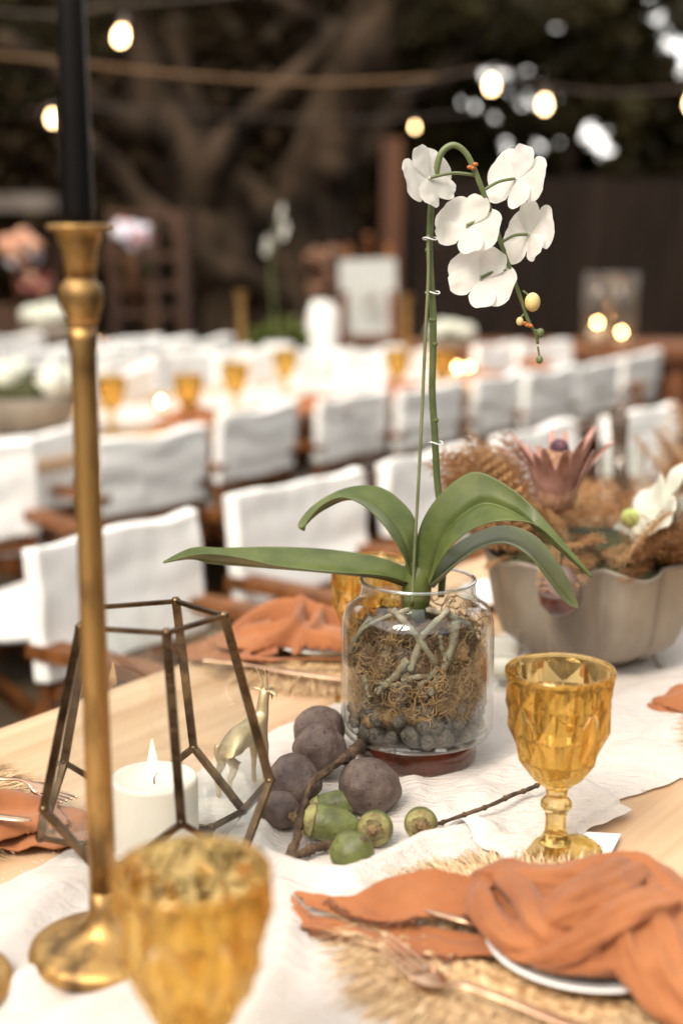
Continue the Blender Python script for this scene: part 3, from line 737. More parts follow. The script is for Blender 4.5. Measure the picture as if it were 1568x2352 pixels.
MB().lathe([(.0, .0), (.0022, .001), (.0040, .006), (.0044, .010), (.0034, .018), (.0014, .028), (.0, .036)], 16, wk + Vector((-.001, 0, .007)), close=False).build('flame', FLAME, pc)

# ------------------------------------------------------------------ golden goat figurine
GB = TP(560, 1838); GB.z = cz_at(GB)
gh = HZ(GB, 1590) - GB.z
s_ = gh / .118
gt = thing('goat_figurine', 'small pale gold goat figurine standing behind the lantern', 'figurine', GB, 0)
fw = Vector((.62, .78, 0)).normalized(); lf = Vector((-fw.y, fw.x, 0))
def GL(x, y, z): return GB + (fw * x + lf * y + Vector((0, 0, z))) * s_
sk_v = []; sk_e = []; sk_r = []
def chain(pts, root=None):
    prev = root
    for x, y, z, r in pts:
        sk_v.append(GL(x, y, z) - GB); sk_r.append(r * s_)
        i = len(sk_v) - 1
        if prev is not None: sk_e.append((prev, i))
        prev = i
    return prev
body = [(-.024, 0, .066, .012), (-.010, 0, .069, .0145), (.008, 0, .068, .0145), (.024, 0, .071, .0125)]
chain(body)
nk = chain([(.031, 0, .082, .0085), (.034, 0, .098, .0066), (.036, 0, .109, .0064)], 3)
hd = chain([(.042, .002, .111, .0066), (.050, .003, .106, .0048), (.055, .004, .103, .0036)], nk)
for s in (1, -1):
    chain([(-.027, s * .008, .054, .0082), (-.024, s * .0095, .040, .0052), (-.033, s * .0095, .027, .0034), (-.030, s * .0095, .012, .0027), (-.029, s * .0095, .003, .0036)], 0)
    chain([(.025, s * .008, .054, .0066), (.027, s * .0085, .036, .0038), (.026, s * .0085, .018, .0028), (.027, s * .0085, .003, .0036)], 3)
me = bpy.data.meshes.new('body'); me.from_pydata([tuple(v) for v in sk_v], sk_e, []); me.update()
gbo = bpy.data.objects.new('body', me); col.objects.link(gbo); gbo.parent = gt
m = gbo.modifiers.new('skin', 'SKIN'); m.use_smooth_shade = True
for i, d in enumerate(me.skin_vertices[0].data): d.radius = (sk_r[i], sk_r[i]); d.use_root = (i == 0)
m = gbo.modifiers.new('sub', 'SUBSURF'); m.levels = m.render_levels = 2
bake(gbo); gbo.data.materials.clear(); gbo.data.materials.append(GOLD); ORG[gbo.name] = GB
for s in (1, -1):
    MB().tube(crv([GL(.036, s * .003, .113), GL(.036, s * .004, .122), GL(.033, s * .0055, .131), GL(.029, s * .006, .138)], 10), [.0022 * s_ * (1 - .08 * k) for k in range(10)], 8).build('horn', GOLD, gt)
    MB().tube(crv([GL(.037, s * .004, .110), GL(.036, s * .012, .111), GL(.035, s * .019, .108)], 8), [.0012 * s_, .0026 * s_, .003 * s_, .0032 * s_, .003 * s_, .0024 * s_, .0016 * s_, .0005 * s_], 8, flat=.5).build('ear', GOLD, gt)
MB().tube(crv([GL(-.036, 0, .070), GL(-.041, 0, .066), GL(-.042, 0, .057), GL(-.040, 0, .050)], 10), [.0022 * s_, .003 * s_, .0034 * s_, .0034 * s_, .0032 * s_, .003 * s_, .0026 * s_, .002 * s_, .0014 * s_, .0006 * s_], 8).build('tail', GOLD, gt)
MB().tube(crv([GL(.052, .003, .101), GL(.052, .003, .095)], 4), [.0014 * s_, .0014 * s_, .001 * s_, .0004 * s_], 6).build('beard', GOLD, gt)

# ------------------------------------------------------------------ orchid jar
JC = TP(955, 1756); JC.z = cz_at(JC) + .001; YJ = JC.y
ped = MB().lathe([(.0, 0), (.060, 0), (.0625, .004), (.0625, .024), (.060, .0265), (.0, .0265)], 64, JC, close=False)
solo(ped, 'wooden_stand', DARKW, 'low dark red lacquered stand under the orchid jar', 'stand', JC)
J0 = JC + Vector((0, 0, .027))
zr = HZ(JC, 1331) - J0.z; zs = HZ(JC, 1400) - J0.z
k_ = MPX(JC)
Rj = .0788
nr = Rj * 131 / 174
jar = thing('glass_jar', 'clear wide glass jar holding the white orchid', 'jar', J0)
outer = [(.0, 0), (Rj * .86, 0), (Rj * .96, .003), (Rj, .010), (Rj * 1.003, .03), (Rj, zs - .022), (Rj * .985, zs - .008), (Rj * .93, zs + .003), (Rj * .84, zs + .008), (nr * 1.06, zs + .011), (nr, zs + .016), (nr * .985, zr - .004), (nr * 1.0, zr)]
MB().lathe(outer, 96, J0, close=False).build('outer_wall', CLEAR, jar)
th_ = .0026
inner = [(max(0, r - th_), z + (th_ * 2.4 if z < .012 else 0)) for r, z in outer[:-1]] + [(nr - th_, zr)]
MB().lathe(list(reversed(inner)), 96, J0, close=False).build('inner_wall', CLEAR, jar)
GLAS = M('glass_rim', (.82, .86, .84), (.76, .8, .78), rough=.08, scale=5, spec=.8)
MB().tube([J0 + Vector((math.cos(R(a)) * (nr - th_ / 2), math.sin(R(a)) * (nr - th_ / 2), zr)) for a in range(0, 361, 4)], .0019, 8, False).build('rim', RIMG, jar)
MB().tube([J0 + Vector((math.cos(R(a)) * (Rj * .93), math.sin(R(a)) * (Rj * .93), .0035)) for a in range(0, 361, 4)], .0016, 8, False).build('base_ring', CLEAR, jar)

# filling: pebbles, moss, bark
fill = thing('potting_mix', 'grey pebbles, dry moss and bark chunks filling the orchid jar', 'potting mix', J0 + Vector((0, 0, .006)))
Ri = Rj - .005
rnd = random.Random(11)
pebm = []
for q in range(5):
    def fn(d, p, q=q):
        f = 1 + .28 * nz(d, 1.4, q * 3.1); return Vector((p.x * f, p.y * f, p.z * f))
    mb = MB().ball((0, 0, 0), (1, .82, .72), 10, 7, fn); me = mb.mesh('pebble', True); me.materials.append(PEB); pebm.append(me)
def bit(name, mesh, p, s, parent):
    o = bpy.data.objects.new(name, mesh); col.objects.link(o); o.parent = parent
    o.location = p - ORG[parent.name]; o.rotation_euler = (rnd.uniform(0, 6.3), rnd.uniform(0, 6.3), rnd.uniform(0, 6.3)); o.scale = (s, s, s); return o
for ringz, nn, sz in ((.014, 21, .0104), (.030, 19, .0095), (.043, 10, .008)):
    for k in range(nn):
        a = 2 * math.pi * (k + rnd.random() * .6) / nn; s = sz * rnd.uniform(.75, 1.3)
        bit('pebble', rnd.choice(pebm), J0 + Vector((math.cos(a) * (Ri - s * 1.05), math.sin(a) * (Ri - s * 1.05), ringz + rnd.uniform(-.004, .004))), s, fill)
for k in range(14):
    a = rnd.uniform(0, 6.28); bit('pebble', rnd.choice(pebm), J0 + Vector((math.cos(a) * Ri * .6 * rnd.random(), math.sin(a) * Ri * .5, .012 + .012 * rnd.random())), .012, fill)
barkm = []
for q in range(5):
    def fn(d, p, q=q): return p * (1 + .5 * nz(d, 1.7, q * 5.3 + 1))
    mb = MB().ball((0, 0, 0), (1.25, .8, .55), 9, 7, fn); me = mb.mesh('bark_chunk', False); me.materials.append(BARKC); barkm.append(me)
ztop = HZ(JC, 1410) - J0.z
core = MB().ball(J0 + Vector((0, 0, .062)), (Ri * .84, Ri * .84, .058), 24, 16, lambda d, p: p * (1 + .1 * nz(d, 3)))
core.build('soil_core', BARKC, fill)
for k in range(120):
    z = rnd.uniform(.058, ztop * .97); f = math.sqrt(max(.05, 1 - max(0, (z - ztop * .62) / (ztop * .45)) ** 2)); a = rnd.uniform(0, 6.28)
    r = (Ri - .012) * f * rnd.uniform(.86, 1.0); bit('bark_chunk', rnd.choice(barkm), J0 + Vector((math.cos(a) * r, math.sin(a) * r, z)), rnd.uniform(.006, .0115), fill)
mb = MB()
for k in range(2100):                            # curly moss
    a = rnd.uniform(0, 6.28); z = rnd.uniform(.040, .080) if rnd.random() < .68 else rnd.uniform(.07, ztop * .95)
    if math.cos(a) > .2 and rnd.random() < .5: z += .018 * rnd.random()
    r = (Ri - .004) * rnd.uniform(.90, .99) * (1 if z < .09 else .9); p = Vector((math.cos(a) * r, math.sin(a) * r, z)); d = Vector((rnd.gauss(0, 1), rnd.gauss(0, 1), rnd.gauss(0, .7))).normalized()
    pts = []
    for i in range(7):
        pts.append(J0 + p); d = (d + Vector((rnd.gauss(0, .6), rnd.gauss(0, .6), rnd.gauss(0, .6)))).normalized(); p = p + d * .0042
        rr = math.hypot(p.x, p.y)
        if rr > Ri - .002: p.x *= (Ri - .002) / rr; p.y *= (Ri - .002) / rr
    mb.tube(pts, rnd.uniform(.0003, .0008), 3, False)
mb.build('moss', MOSSC, fill, kind='stuff')
for cx, cz2, s in ((1045, 1500, .016), (1060, 1545, .014), (1020, 1610, .018), (1075, 1600, .018), (900, 1640, .016), (960, 1640, .016), (860, 1650, .014)):
    p = DP(cx, cz2, YJ - math.sqrt(max(0, (Ri - s * 1.1) ** 2 - ((cx - 955) * k_) ** 2)))
    MB().ball(p, (s, s * .7, s * .8), 16, 10, lambda d, q: q * (1 + .45 * nz(d, 3.5, cx) + .2 * nz(d, 9, cx))).build('moss_clump', MOSSC, fill)

# orchid plant
orc = thing('orchid_plant', 'white moth orchid with arching spray growing out of the jar', 'orchid', J0 + Vector((0, 0, zr)))
YF = YJ - Ri * .80
def root(pts, r=.0032, off=0.0):
    def ins_(x, y):                                # just inside the front wall of the jar
        dx = (x - 955) * k_; return DP(x, y, YJ - math.sqrt(max(4e-5, (Ri * .90) ** 2 - dx * dx)))
    P = crv([ins_(x, y) for x, y in pts], 16)
    MB().tube(P, [r * (1 + .18 * math.sin(i * 1.9)) for i in range(16)], 8, wob=.3).build('root', ROOTC, orc)
for pts, r in (([(900, 1400), (930, 1430), (962, 1468), (1000, 1527)], .0036), ([(1030, 1400), (1005, 1425), (970, 1462), (953, 1506), (941, 1541)], .0034),
               ([(1047, 1425), (1040, 1480), (1012, 1545), (985, 1596)], .0046), ([(806, 1560), (874, 1569), (915, 1574)], .0026), ([(836, 1550), (844, 1580), (852, 1602)], .0036),
               ([(935, 1515), (909, 1550), (866, 1592)], .0040), ([(921, 1562), (960, 1555), (1000, 1552)], .0026), ([(1048, 1570), (1080, 1560), (1108, 1538)], .0034),
               ([(850, 1420), (815, 1470), (803, 1515)], .0026), ([(962, 1568), (968, 1590), (980, 1603)], .0022), ([(1004, 1530), (985, 1556), (962, 1575)], .0028),
               ([(940, 1400), (880, 1420), (830, 1450), (806, 1500)], .0024), ([(980, 1400), (1060, 1425), (1095, 1470), (1108, 1520)], .0026), ([(1010, 1460), (1014, 1490), (1022, 1510)], .0024)):
    root(pts, r)
# short crown the leaves grow from
MB().tube(crv([DP(952, 1420, YJ - .005), DP(955, 1370, YJ - .005), DP(960, 1320, YJ - .004), DP(962, 1290, YJ)], 10), [.012, .013, .014, .015, .015, .015, .014, .012, .010, .006], 14).build('crown_base', LEAFG, orc)
def leaf(A, B, mat, sag=.004, nm='leaf'):
    """A leaf between two edge curves, each point (x, y in the frame, distance beyond the jar's centre)."""
    E0 = crv([DP(x, y, YJ + d) for x, y, d in A], 34); E1 = crv([DP(x, y, YJ + d) for x, y, d in B], 34)
    def f(a, b):
        i = a * 33; k = min(int(i), 32); p, q = lerp(E0[k], E0[k + 1], i - k), lerp(E1[k], E1[k + 1], i - k)
        e = q - p; T = E0[min(k + 1, 33)] - E0[max(k - 1, 0)] + E1[min(k + 1, 33)] - E1[max(k - 1, 0)]
        nn = e.cross(T); nn = nn.normalized() if nn.length > 1e-9 else Vector((0, 0, 1))
        if nn.z < 0: nn = -nn
        s = sag * min(1, e.length / .03)
        return lerp(p, q, b) - nn * s * (1 - abs(2 * b - 1) ** 1.3) - nn * s * .45 * math.exp(-((b - .5) / .05) ** 2)
    o = MB().grid(60, 21, f).build(nm, mat, orc)
    m = o.modifiers.new('t', 'SOLIDIFY'); m.thickness = .0016; m.offset = 0
    m = o.modifiers.new('s', 'SUBSURF'); m.levels = m.render_levels = 1
    return bake(o)
leaf([(948, 1312, .012), (880, 1282, .03), (760, 1262, .045), (640, 1256, .04), (510, 1258, .03), (440, 1258, .012), (374, 1290, -.008)],
     [(944, 1340, -.014), (880, 1322, -.03), (760, 1314, -.035), (640, 1300, -.026), (540, 1278, -.012), (460, 1272, -.006), (374, 1293, -.010)], LEAFG, .010)
leaf([(958, 1300, .01), (955, 1200, .03), (915, 1145, .045), (862, 1116, .05), (790, 1122, .045), (720, 1160, .035), (684, 1205, .02), (698, 1218, .016)],
     [(944, 1320, -.02), (922, 1270, -.02), (882, 1208, -.012), (836, 1162, .0), (785, 1142, .008), (740, 1160, .01), (708, 1195, .01), (700, 1219, .014)], LEAFG, .006)
leaf([(950, 1330, -.012), (962, 1215, -.01), (1010, 1135, -.01), (1085, 1083, -.016), (1160, 1112, -.035), (1225, 1165, -.055), (1290, 1240, -.07), (1361, 1324, -.085)],
     [(985, 1345, -.03), (1010, 1290, -.045), (1050, 1240, -.055), (1110, 1205, -.062), (1175, 1196, -.07), (1235, 1208, -.078), (1295, 1262, -.085), (1358, 1327, -.088)], LEAFG, .010)
leaf([(972, 1330, .0), (1030, 1262, .01), (1095, 1222, .016), (1160, 1207, .012), (1225, 1228, .0), (1275, 1282, -.012), (1312, 1345, -.02), (1328, 1396, -.024)],
     [(985, 1345, -.03), (1040, 1300, -.04), (1100, 1258, -.044), (1160, 1248, -.046), (1215, 1278, -.046), (1260, 1335, -.042), (1300, 1385, -.034), (1326, 1399, -.026)], LEAFU, .007)
# flower spray
ysp = lambda y: YJ + .012 - .02 * max(0, (1100 - y) / 770)
SP = [(1012, 1370), (1018, 1280), (1012, 1180), (1003, 1100), (998, 1000), (992, 900), (994, 800), (994, 720), (989, 640), (986, 560), (990, 470), (1000, 400), (1013, 352), (1040, 333), (1068, 350), (1088, 388), (1112, 450), (1136, 515), (1154, 572), (1176, 632), (1198, 695), (1214, 740), (1230, 768), (1234, 790)]
P = crv([DP(x, y, ysp(y)) for x, y in SP], 120)
MB().tube(P, [.0038 - .0010 * i / 119 if i < 60 else .0033 - .0018 * (i - 60) / 59 for i in range(120)], 10).build('flower_stem', STEMG, orc)
STAKE = M('green_stake', srgb(126, 132, 96), srgb(100, 106, 74), rough=.5, scale=30)
MB().tube(crv([DP(x, y, YJ - .018 + .012 * (1370 - y) / 800) for x, y in ((946, 1390), (951, 1280), (960, 1120), (968, 960), (977, 760), (983, 640), (983, 540))], 30), .0017, 7).build('support_stake', STAKE, orc)
for x, y in ((987, 548), (993, 672), (1000, 1017)):
    c = DP(x, y, ysp(y) - .003); MB().tube([c + Vector((.0068 * math.cos(a), .006 * math.sin(a), .0012 * math.sin(a * 2))) for a in [R(20 * k) for k in range(19)]], .0007, 5, False).build('clip', CARD, orc)
for x, y in ((985, 575), (994, 735), (996, 790), (998, 965), (1001, 450)):
    c = DP(x, y, ysp(y)); MB().lathe([(.0034, -.002), (.0041, 0), (.0034, .002)], 12, c).build('stem_node', STEMG, orc)
for x, y in ((1084, 380), (1210, 742)):
    for dx in (-6, 0, 7):
        c = DP(x + dx, y + random.uniform(-6, 8), ysp(y) - .004); MB().ball(c, (.0028, .002, .002), 8, 6).build('dry_bract', M('dry_bract', srgb(196, 120, 60), srgb(160, 84, 40), scale=80), orc)
def petal(mb, L, Wd, ang, tilt, Mx, cup=.18, ruf=.07, tip=1.0, seed=0):
    ca, sa = math.cos(ang), math.sin(ang)
    def f(a, b):
        t = a; s = b * 2 - 1
        hw = Wd * max(0, 1 - abs(2 * t - 1.06) ** 2.6 / 1.17) ** .5 * (.32 + .68 * min(1, t * 1.9))
        x = L * t; y = s * hw
        z = tilt * L * t + cup * L * (t * t) * -.5 + .55 * cup * (s * s) * hw + ruf * L * nz((a * 2.1, b * 2.0, seed), 1.6) * t
        return Mx @ Vector((x * ca - y * sa, x * sa + y * ca, z))
    mb.grid(20, 15, f)
def flower(px, py, dy, face, roll, size, stem_px, seed):
    c = DP(px, py, ysp(400) + dy); fz = Vector(face).normalized()
    up = Vector((0, 0, 1)); x = up.cross(fz).normalized(); y = fz.cross(x)
    Mx = Matrix.Translation(c) @ Matrix((x, y, fz)).transposed().to_4x4() @ Matrix.Rotation(roll, 4, 'Z') @ Matrix.Scale(size, 4)
    root_o = MB().tube([Mx @ Vector((0, 0, -.10)), Mx @ Vector((0, 0, .02))], [.05 * size, .06 * size], 8).build('flower', PETAL, orc)
    def pt(nm, *a, **k):
        mb = MB(); petal(mb, *a, Mx, **k); return mb.build(nm, PETAL, root_o)
    pt('petal', 1.14, .74, R(16), .05, cup=.16, seed=seed); pt('petal', 1.14, .74, R(164), .06, cup=.16, seed=seed + 2)
    pt('sepal', 1.08, .48, R(90), -.14, cup=.1, seed=seed + 4); pt('sepal', 1.05, .45, R(228), -.12, cup=.12, seed=seed + 6); pt('sepal', 1.05, .45, R(312), -.12, cup=.12, seed=seed + 8)
    mb = MB()
    for s in (-1, 1): petal(mb, .34, .16, R(270 + s * 40), .8, Mx, cup=-.5, ruf=.1, seed=seed)
    petal(mb, .5, .14, R(270), .55, Mx, cup=.6, seed=seed); mb.build('lip', PETAL, root_o)
    MB().ball(Mx @ Vector((0, -.06, .16)), .08 * size, 8, 6).build('column', YELLOW, root_o)
    a = Mx @ Vector((0, 0, -.08)); b = DP(stem_px[0], stem_px[1], ysp(stem_px[1]))
    MB().tube(crv([b, lerp(b, a, .5) + Vector((0, 0, .003)), a], 10), .0016, 7).build('pedicel', STEMG, root_o)
flower(984, 410, -.012, (-.62, .66, -.3), R(-20), .0290, (1090, 402), 1)
flower(1072, 520, .0, (.34, .85, -.40), R(22), .0290, (1130, 510), 5)
flower(1103, 640, .004, (.16, .85, -.32), R(34), .0295, (1172, 622), 9)
flower(1184, 412, .022, (.60, .62, -.25), R(14), .0305, (1105, 440), 13)
flower(1214, 540, .026, (.74, .50, -.2), R(-8), .0305, (1152, 556), 17)
for (x, y, r, sx, sy, mt) in ((1222, 694, .0082, 1200, 668, BUDC), (1193, 738, .0038, 1204, 722, BUDC), (1240, 765, .0042, 1226, 760, STEMG), (1238, 826, .0036, 1234, 796, STEMG)):
    c = DP(x, y, ysp(y) - .003); o = MB().ball(c, (r * .95, r * .9, r * 1.15), 12, 9).build('bud', mt, orc)
    MB().tube(crv([DP(sx, sy, ysp(sy)), DP((sx + x) / 2, (sy + y) / 2 - 4, ysp(y) - .001), c], 8), .0011, 6).build('bud_stalk', STEMG, o)

# ------------------------------------------------------------------ fruits, nuts and twigs on the runner
def fruit(x0, x1, y0, y1, lift, label, seed, tilt=0.0, deep=1.0):
    cx, cy = (x0 + x1) / 2, (y0 + y1) / 2
    b = TP(cx, cy + 30); k = MPX(b + Vector((0, 0, .03))); rx = (x1 - x0) / 2 * k; rz = (y1 - y0) / 2 * k
    c = GP(cx, cy, cz_at(b) + rz * .95 + lift)
    f = MB().ball(c, (rx, max(rx, rz) * deep, rz), 56, 36, lambda d, q: q * (1 + .15 * nz(d, 1.1, seed) + .04 * nz(d, 2.6, seed) + .008 * nz(d, 9, seed)), Matrix.Rotation(tilt, 3, 'Y'))
    return solo(f, 'palm_fruit', FRUITP, label, 'fruit', c - Vector((0, 0, rz)), 'purple brown palm fruits')
fruit(678, 792, 1622, 1735, 0, 'grey purple fruit at the back of the pile touching the jar', 1.0, R(-30))
fruit(675, 790, 1665, 1780, .006, 'round dusky fruit in the middle of the pile in front of the rearmost one', 4.0, R(10))
fruit(612, 736, 1738, 1852, 0, 'large dusky fruit lying next to the goat figurine', 7.0, R(25))
fruit(594, 690, 1820, 1904, 0, 'small dark wine coloured fruit at the front left of the pile', 11.0)
fruit(778, 921, 1746, 1868, 0, 'wide dark purple fruit right of the twig in front of the jar', 14.0, R(25))
def nut(c_px, l_px, r_px, ang, label, seed, Y=0.0, toward=0.0):
    """ang: direction of the narrow tip in the frame; toward: how far the cap end is turned to the camera."""
    base = TP(c_px[0], c_px[1] + 20); k = MPX(base + Vector((0, 0, .02))); L = l_px * k; r = r_px * k
    c = GP(c_px[0], c_px[1], cz_at(base) + r * .95 + Y)
    ax = Vector((math.cos(ang) * (1 - toward), toward, -math.sin(ang) * (1 - toward))).normalized()
    x = ax.cross(Vector((0, 0, 1)) if abs(ax.z) < .9 else Vector((1, 0, 0))).normalized(); y = ax.cross(x)
    Mx = Matrix((x, y, ax)).transposed()
    t = thing('green_nut', label, 'nut', c - Vector((0, 0, r)), group='green palm nuts')
    prof = [(-1.0, .0), (-.98, .25), (-.9, .5), (-.7, .78), (-.4, .96), (-.05, 1.0), (.3, .9), (.6, .66), (.85, .34), (.97, .14), (1.0, .0)]
    def lat(mb, pr, s=1.0, am=.02):
        m2 = MB(); m2.lathe([(q * r * s, z * L) for z, q in pr], 28, close=False)
        mb.add([c + Mx @ (v + Vector((v.x, v.y, v.z * .15)) * am * nz(v, 90 if am < .1 else 420, seed)) for v in m2.v], m2.f); return mb
    lat(MB(), prof).build('husk', NUTG, t)
    lat(MB(), [(-1.05, .0), (-1.04, .3), (-.94, .56), (-.78, .76), (-.60, .90), (-.55, .91), (-.56, .86), (-.7, .7)], 1.03).build('cap', NUTCAP, t)
    lat(MB(), [(-1.10, .0), (-1.09, .2), (-1.06, .42), (-1.0, .55), (-.94, .6)], 1.0, .25).build('inner_scale', M('nut_scale', srgb(126, 118, 74), srgb(82, 66, 42), rough=.8, scale=120, bump=.6, bscale=300), t)
    lat(MB(), [(-1.26, .0), (-1.24, .12), (-1.15, .17), (-1.10, .28), (-1.04, .34)], 1.0, .5).build('stalk_scar', M('nut_stalk', srgb(146, 118, 82), srgb(84, 62, 42), rough=.9, scale=160, bump=.5, bscale=400), t)
    lat(MB(), [(.95, .17), (1.06, .10), (1.08, .0)]).build('tip', TWIG, t)
nut((775, 1846), 70, 31, R(-14), 'green nut behind the biggest nut, touching the twig', 2, .0)
nut((764, 1893), 80, 42, R(12), 'biggest green nut, lying sideways on the forked twig', 5)
nut((862, 1902), 44, 41, R(60), 'green nut with its pale cap towards the camera beside the big nut', 8, toward=.75)
nut((812, 1955), 50, 50, R(-60), 'green nut at the very front of the pile below the big nut', 12, toward=-.8)
nut((966, 1891), 40, 38, R(70), 'single green nut lying apart on the runner', 15, toward=.8)
tw = thing('forked_twig', 'knobbly brown fruit twig between the purple fruits and green nuts', 'twig', on_cloth(700, 1900))
def tw_tube(pts, rad, nm, mat, wob=.5):
    P = crv([TP(x, y, h + .004) for x, y, h in pts], 40); rr = [q[0] * (1 + .16 * math.sin(i * 2.3)) for i, q in enumerate(cr([(r,) for r in rad], 40))]
    MB().tube(P, rr, 9, wob=wob).build(nm, mat, tw)
tw_tube([(838, 1702, .030), (800, 1736, .046), (762, 1762, .056), (718, 1796, .052), (697, 1850, .038), (684, 1908, .020), (668, 1968, .006)], [.0050, .0038, .0029, .0026, .0029, .0032, .004], 'main_branch', TWIG, 1.1)
tw_tube([(770, 1938, .010), (725, 1948, .012), (672, 1970, .010), (612, 1992, .008)], [.0036, .0038, .0044, .004], 'side_branch', TWIG, 1.1)
for k in range(14):
    tw_tube([(650 + U(-8, 8), 1976, .009), (625 + U(-10, 10), 1986 + U(-8, 8), .008 + U(0, .004)), (604 + U(-8, 8), 1992 + U(-14, 12), .007 + U(0, .005))], [.0014, .0012, .0004], 'splinter', TWIGC)
for k in range(9): tw_tube([(688 + U(-8, 8), 1908, .018), (678 + U(-8, 8), 1940, .012), (668 + U(-12, 12), 1968, .006)], [.0018, .0014, .0006], 'splinter', TWIGC)
for i in range(7):
    x, y = lerp(838, 790, i / 6), lerp(1700, 1744, i / 6); c = TP(x, y, lerp(.034, .052, i / 6)); MB().ball(c, .0058, 9, 6, lambda d, q: q * (1 + .2 * nz(d, 3, i))).build('scale_ring', TWIG, tw)
thin = thing('thin_twig', 'thin dark twig leading to the stem of the amber goblet', 'twig', on_cloth(1130, 1890))
P = crv([on_cloth(x, y) + Vector((0, 0, h + .010)) for x, y, h in ((1000, 1922, .002), (1060, 1906, .004), (1120, 1888, .006), (1180, 1868, .009), (1225, 1852, .010), (1252, 1838, .012))], 60)
MB().tube(P, [.0020 * (1 + (.55 if i % 9 == 4 else 0)) for i in range(60)], 7, wob=.4).build('branch', TWIG, thin)

# ------------------------------------------------------------------ place card, clear holder
q = [TP(1312, 1910, .0075), TP(1425, 1917, .006), TP(1384, 1995, .006), TP(1280, 1988, .0075)]
pcx = thing('place_card', 'plain white place card under the foot of the amber goblet', 'card', q[3])
up = Vector((0, 0, .0008))
MB().add(q + [v + up for v in q], [(0, 1, 2, 3), (7, 6, 5, 4), (0, 4, 5, 1), (1, 5, 6, 2), (2, 6, 7, 3), (3, 7, 4, 0)]).build('paper', CARD, pcx, False)
a = TP(1371, 1951, .0072)
for k in range(3): MB().tube(crv([a + Vector((.0022 * k, .001 * k, .0008)), a + Vector((.0022 * k + .0006, .004 + .001 * k, .0008)), a + Vector((.0022 * k + .0014, .001, .0008))], 7), .00025, 4).build('ink_stroke', INK, pcx)
CH = TP(1150, 1590); CH.z = cz_at(CH)
ch = thing('glass_votive', 'faceted clear glass candle holder between the jar and the stone bowl', 'candle holder', CH)
MB().lathe([(.0, 0), (.022, 0), (.026, .012), (.022, .03), (.026, .05), (.027, .07), (.0245, .07), (.0235, .05), (.0195, .03), (.021, .016), (.0, .014)], 8, CH, close=False).build('glass', CLEAR, ch, False)
MB().lathe([(.0, .016), (.017, .016), (.017, .034), (.0, .034)], 20, CH, close=False).build('tealight', WAXW, ch)

# ------------------------------------------------------------------ fluted stone bowl with dried flowers
BC = TP(1352, 1520); BC.z = cz_at(BC)
STONE = M('weathered_pewter', srgb(166, 156, 142), srgb(104, 93, 80), rough=.5, scale=9, stretch=(1, 1, .5), bump=.3, bscale=40, metal=.25, lo=.3, hi=.7)
bowl = thing('fluted_bowl', 'weathered grey fluted bowl full of dried flowers behind the goblet', 'bowl', BC)
BH = HZ(BC + Vector((0, -.136, 0)), 1325) - BC.z; BR = .131
def flu(a, i, z): s = max(0, min(1, z / BH)); return 1 + (.08 + .05 * s) * (abs(math.cos(a * 5 + .35)) ** .6 - .6)
prof = [(.0, .004), (.06, .004), (.066, .010), (.060, .014), (.088, .020), (.110, .036), (.120, .066), (.126, .105), (BR * 1.0, BH - .006), (BR * 1.03, BH), (BR * .99, BH + .001), (.121, .115), (.114, .085), (.10, .05), (.0, .035)]
mb = MB(); n = 160; vs = []; fs = []
for i, (r, z) in enumerate(prof):
    for k in range(n):
        a = 2 * math.pi * k / n; wv = .006 * math.cos(a * 8 + .7) if 8 <= i <= 10 else 0; m_ = flu(a, i, z) if 2 < i < 14 else 1
        vs.append(BC + Vector((math.cos(a) * r * m_, math.sin(a) * r * m_, z + wv)))
for i in range(len(prof) - 1):
    for k in range(n):
        a = i * n + k; b = i * n + (k + 1) % n; fs.append((a, b, b + n, a + n))
mb.add(vs, fs).build('basin', STONE, bowl)
for k in range(4):
    a = R(-30 + 90 * k); p = BC + Vector((math.cos(a) * .062, math.sin(a) * .062, .02))
    MB().tube(crv([p, p + Vector((math.cos(a) * .02, math.sin(a) * .02, -.004)), p + Vector((math.cos(a) * .034, math.sin(a) * .034, -.02))], 8), [.006, .0055, .005, .0045, .004, .0036, .004, .005], 8).build('foot', STONE, bowl)
arr = thing('dried_arrangement', 'dried brown ferns, moss and a dusky pink protea in the fluted bowl', 'flower arrangement', BC + Vector((0, 0, BH - .02)))
DRYB = M('dried_fern', srgb(172, 122, 74), srgb(124, 78, 42), rough=.9, scale=40, trans=.2)
DRYP = M('dried_fern_pale', srgb(208, 172, 126), srgb(164, 122, 80), rough=.9, scale=40, trans=.2)
MOSSG = M('green_moss', srgb(74, 76, 40), srgb(38, 36, 20), rough=.95, scale=60, bump=.8, bscale=160)
MB().ball(BC + Vector((0, 0, BH - .012)), (.118, .118, .035), 36, 16, lambda d, q: q * (1 + .16 * nz(d, 5) + .10 * nz(d, 14))).build('moss_bed', MOSSG, arr)
rnd = random.Random(21)
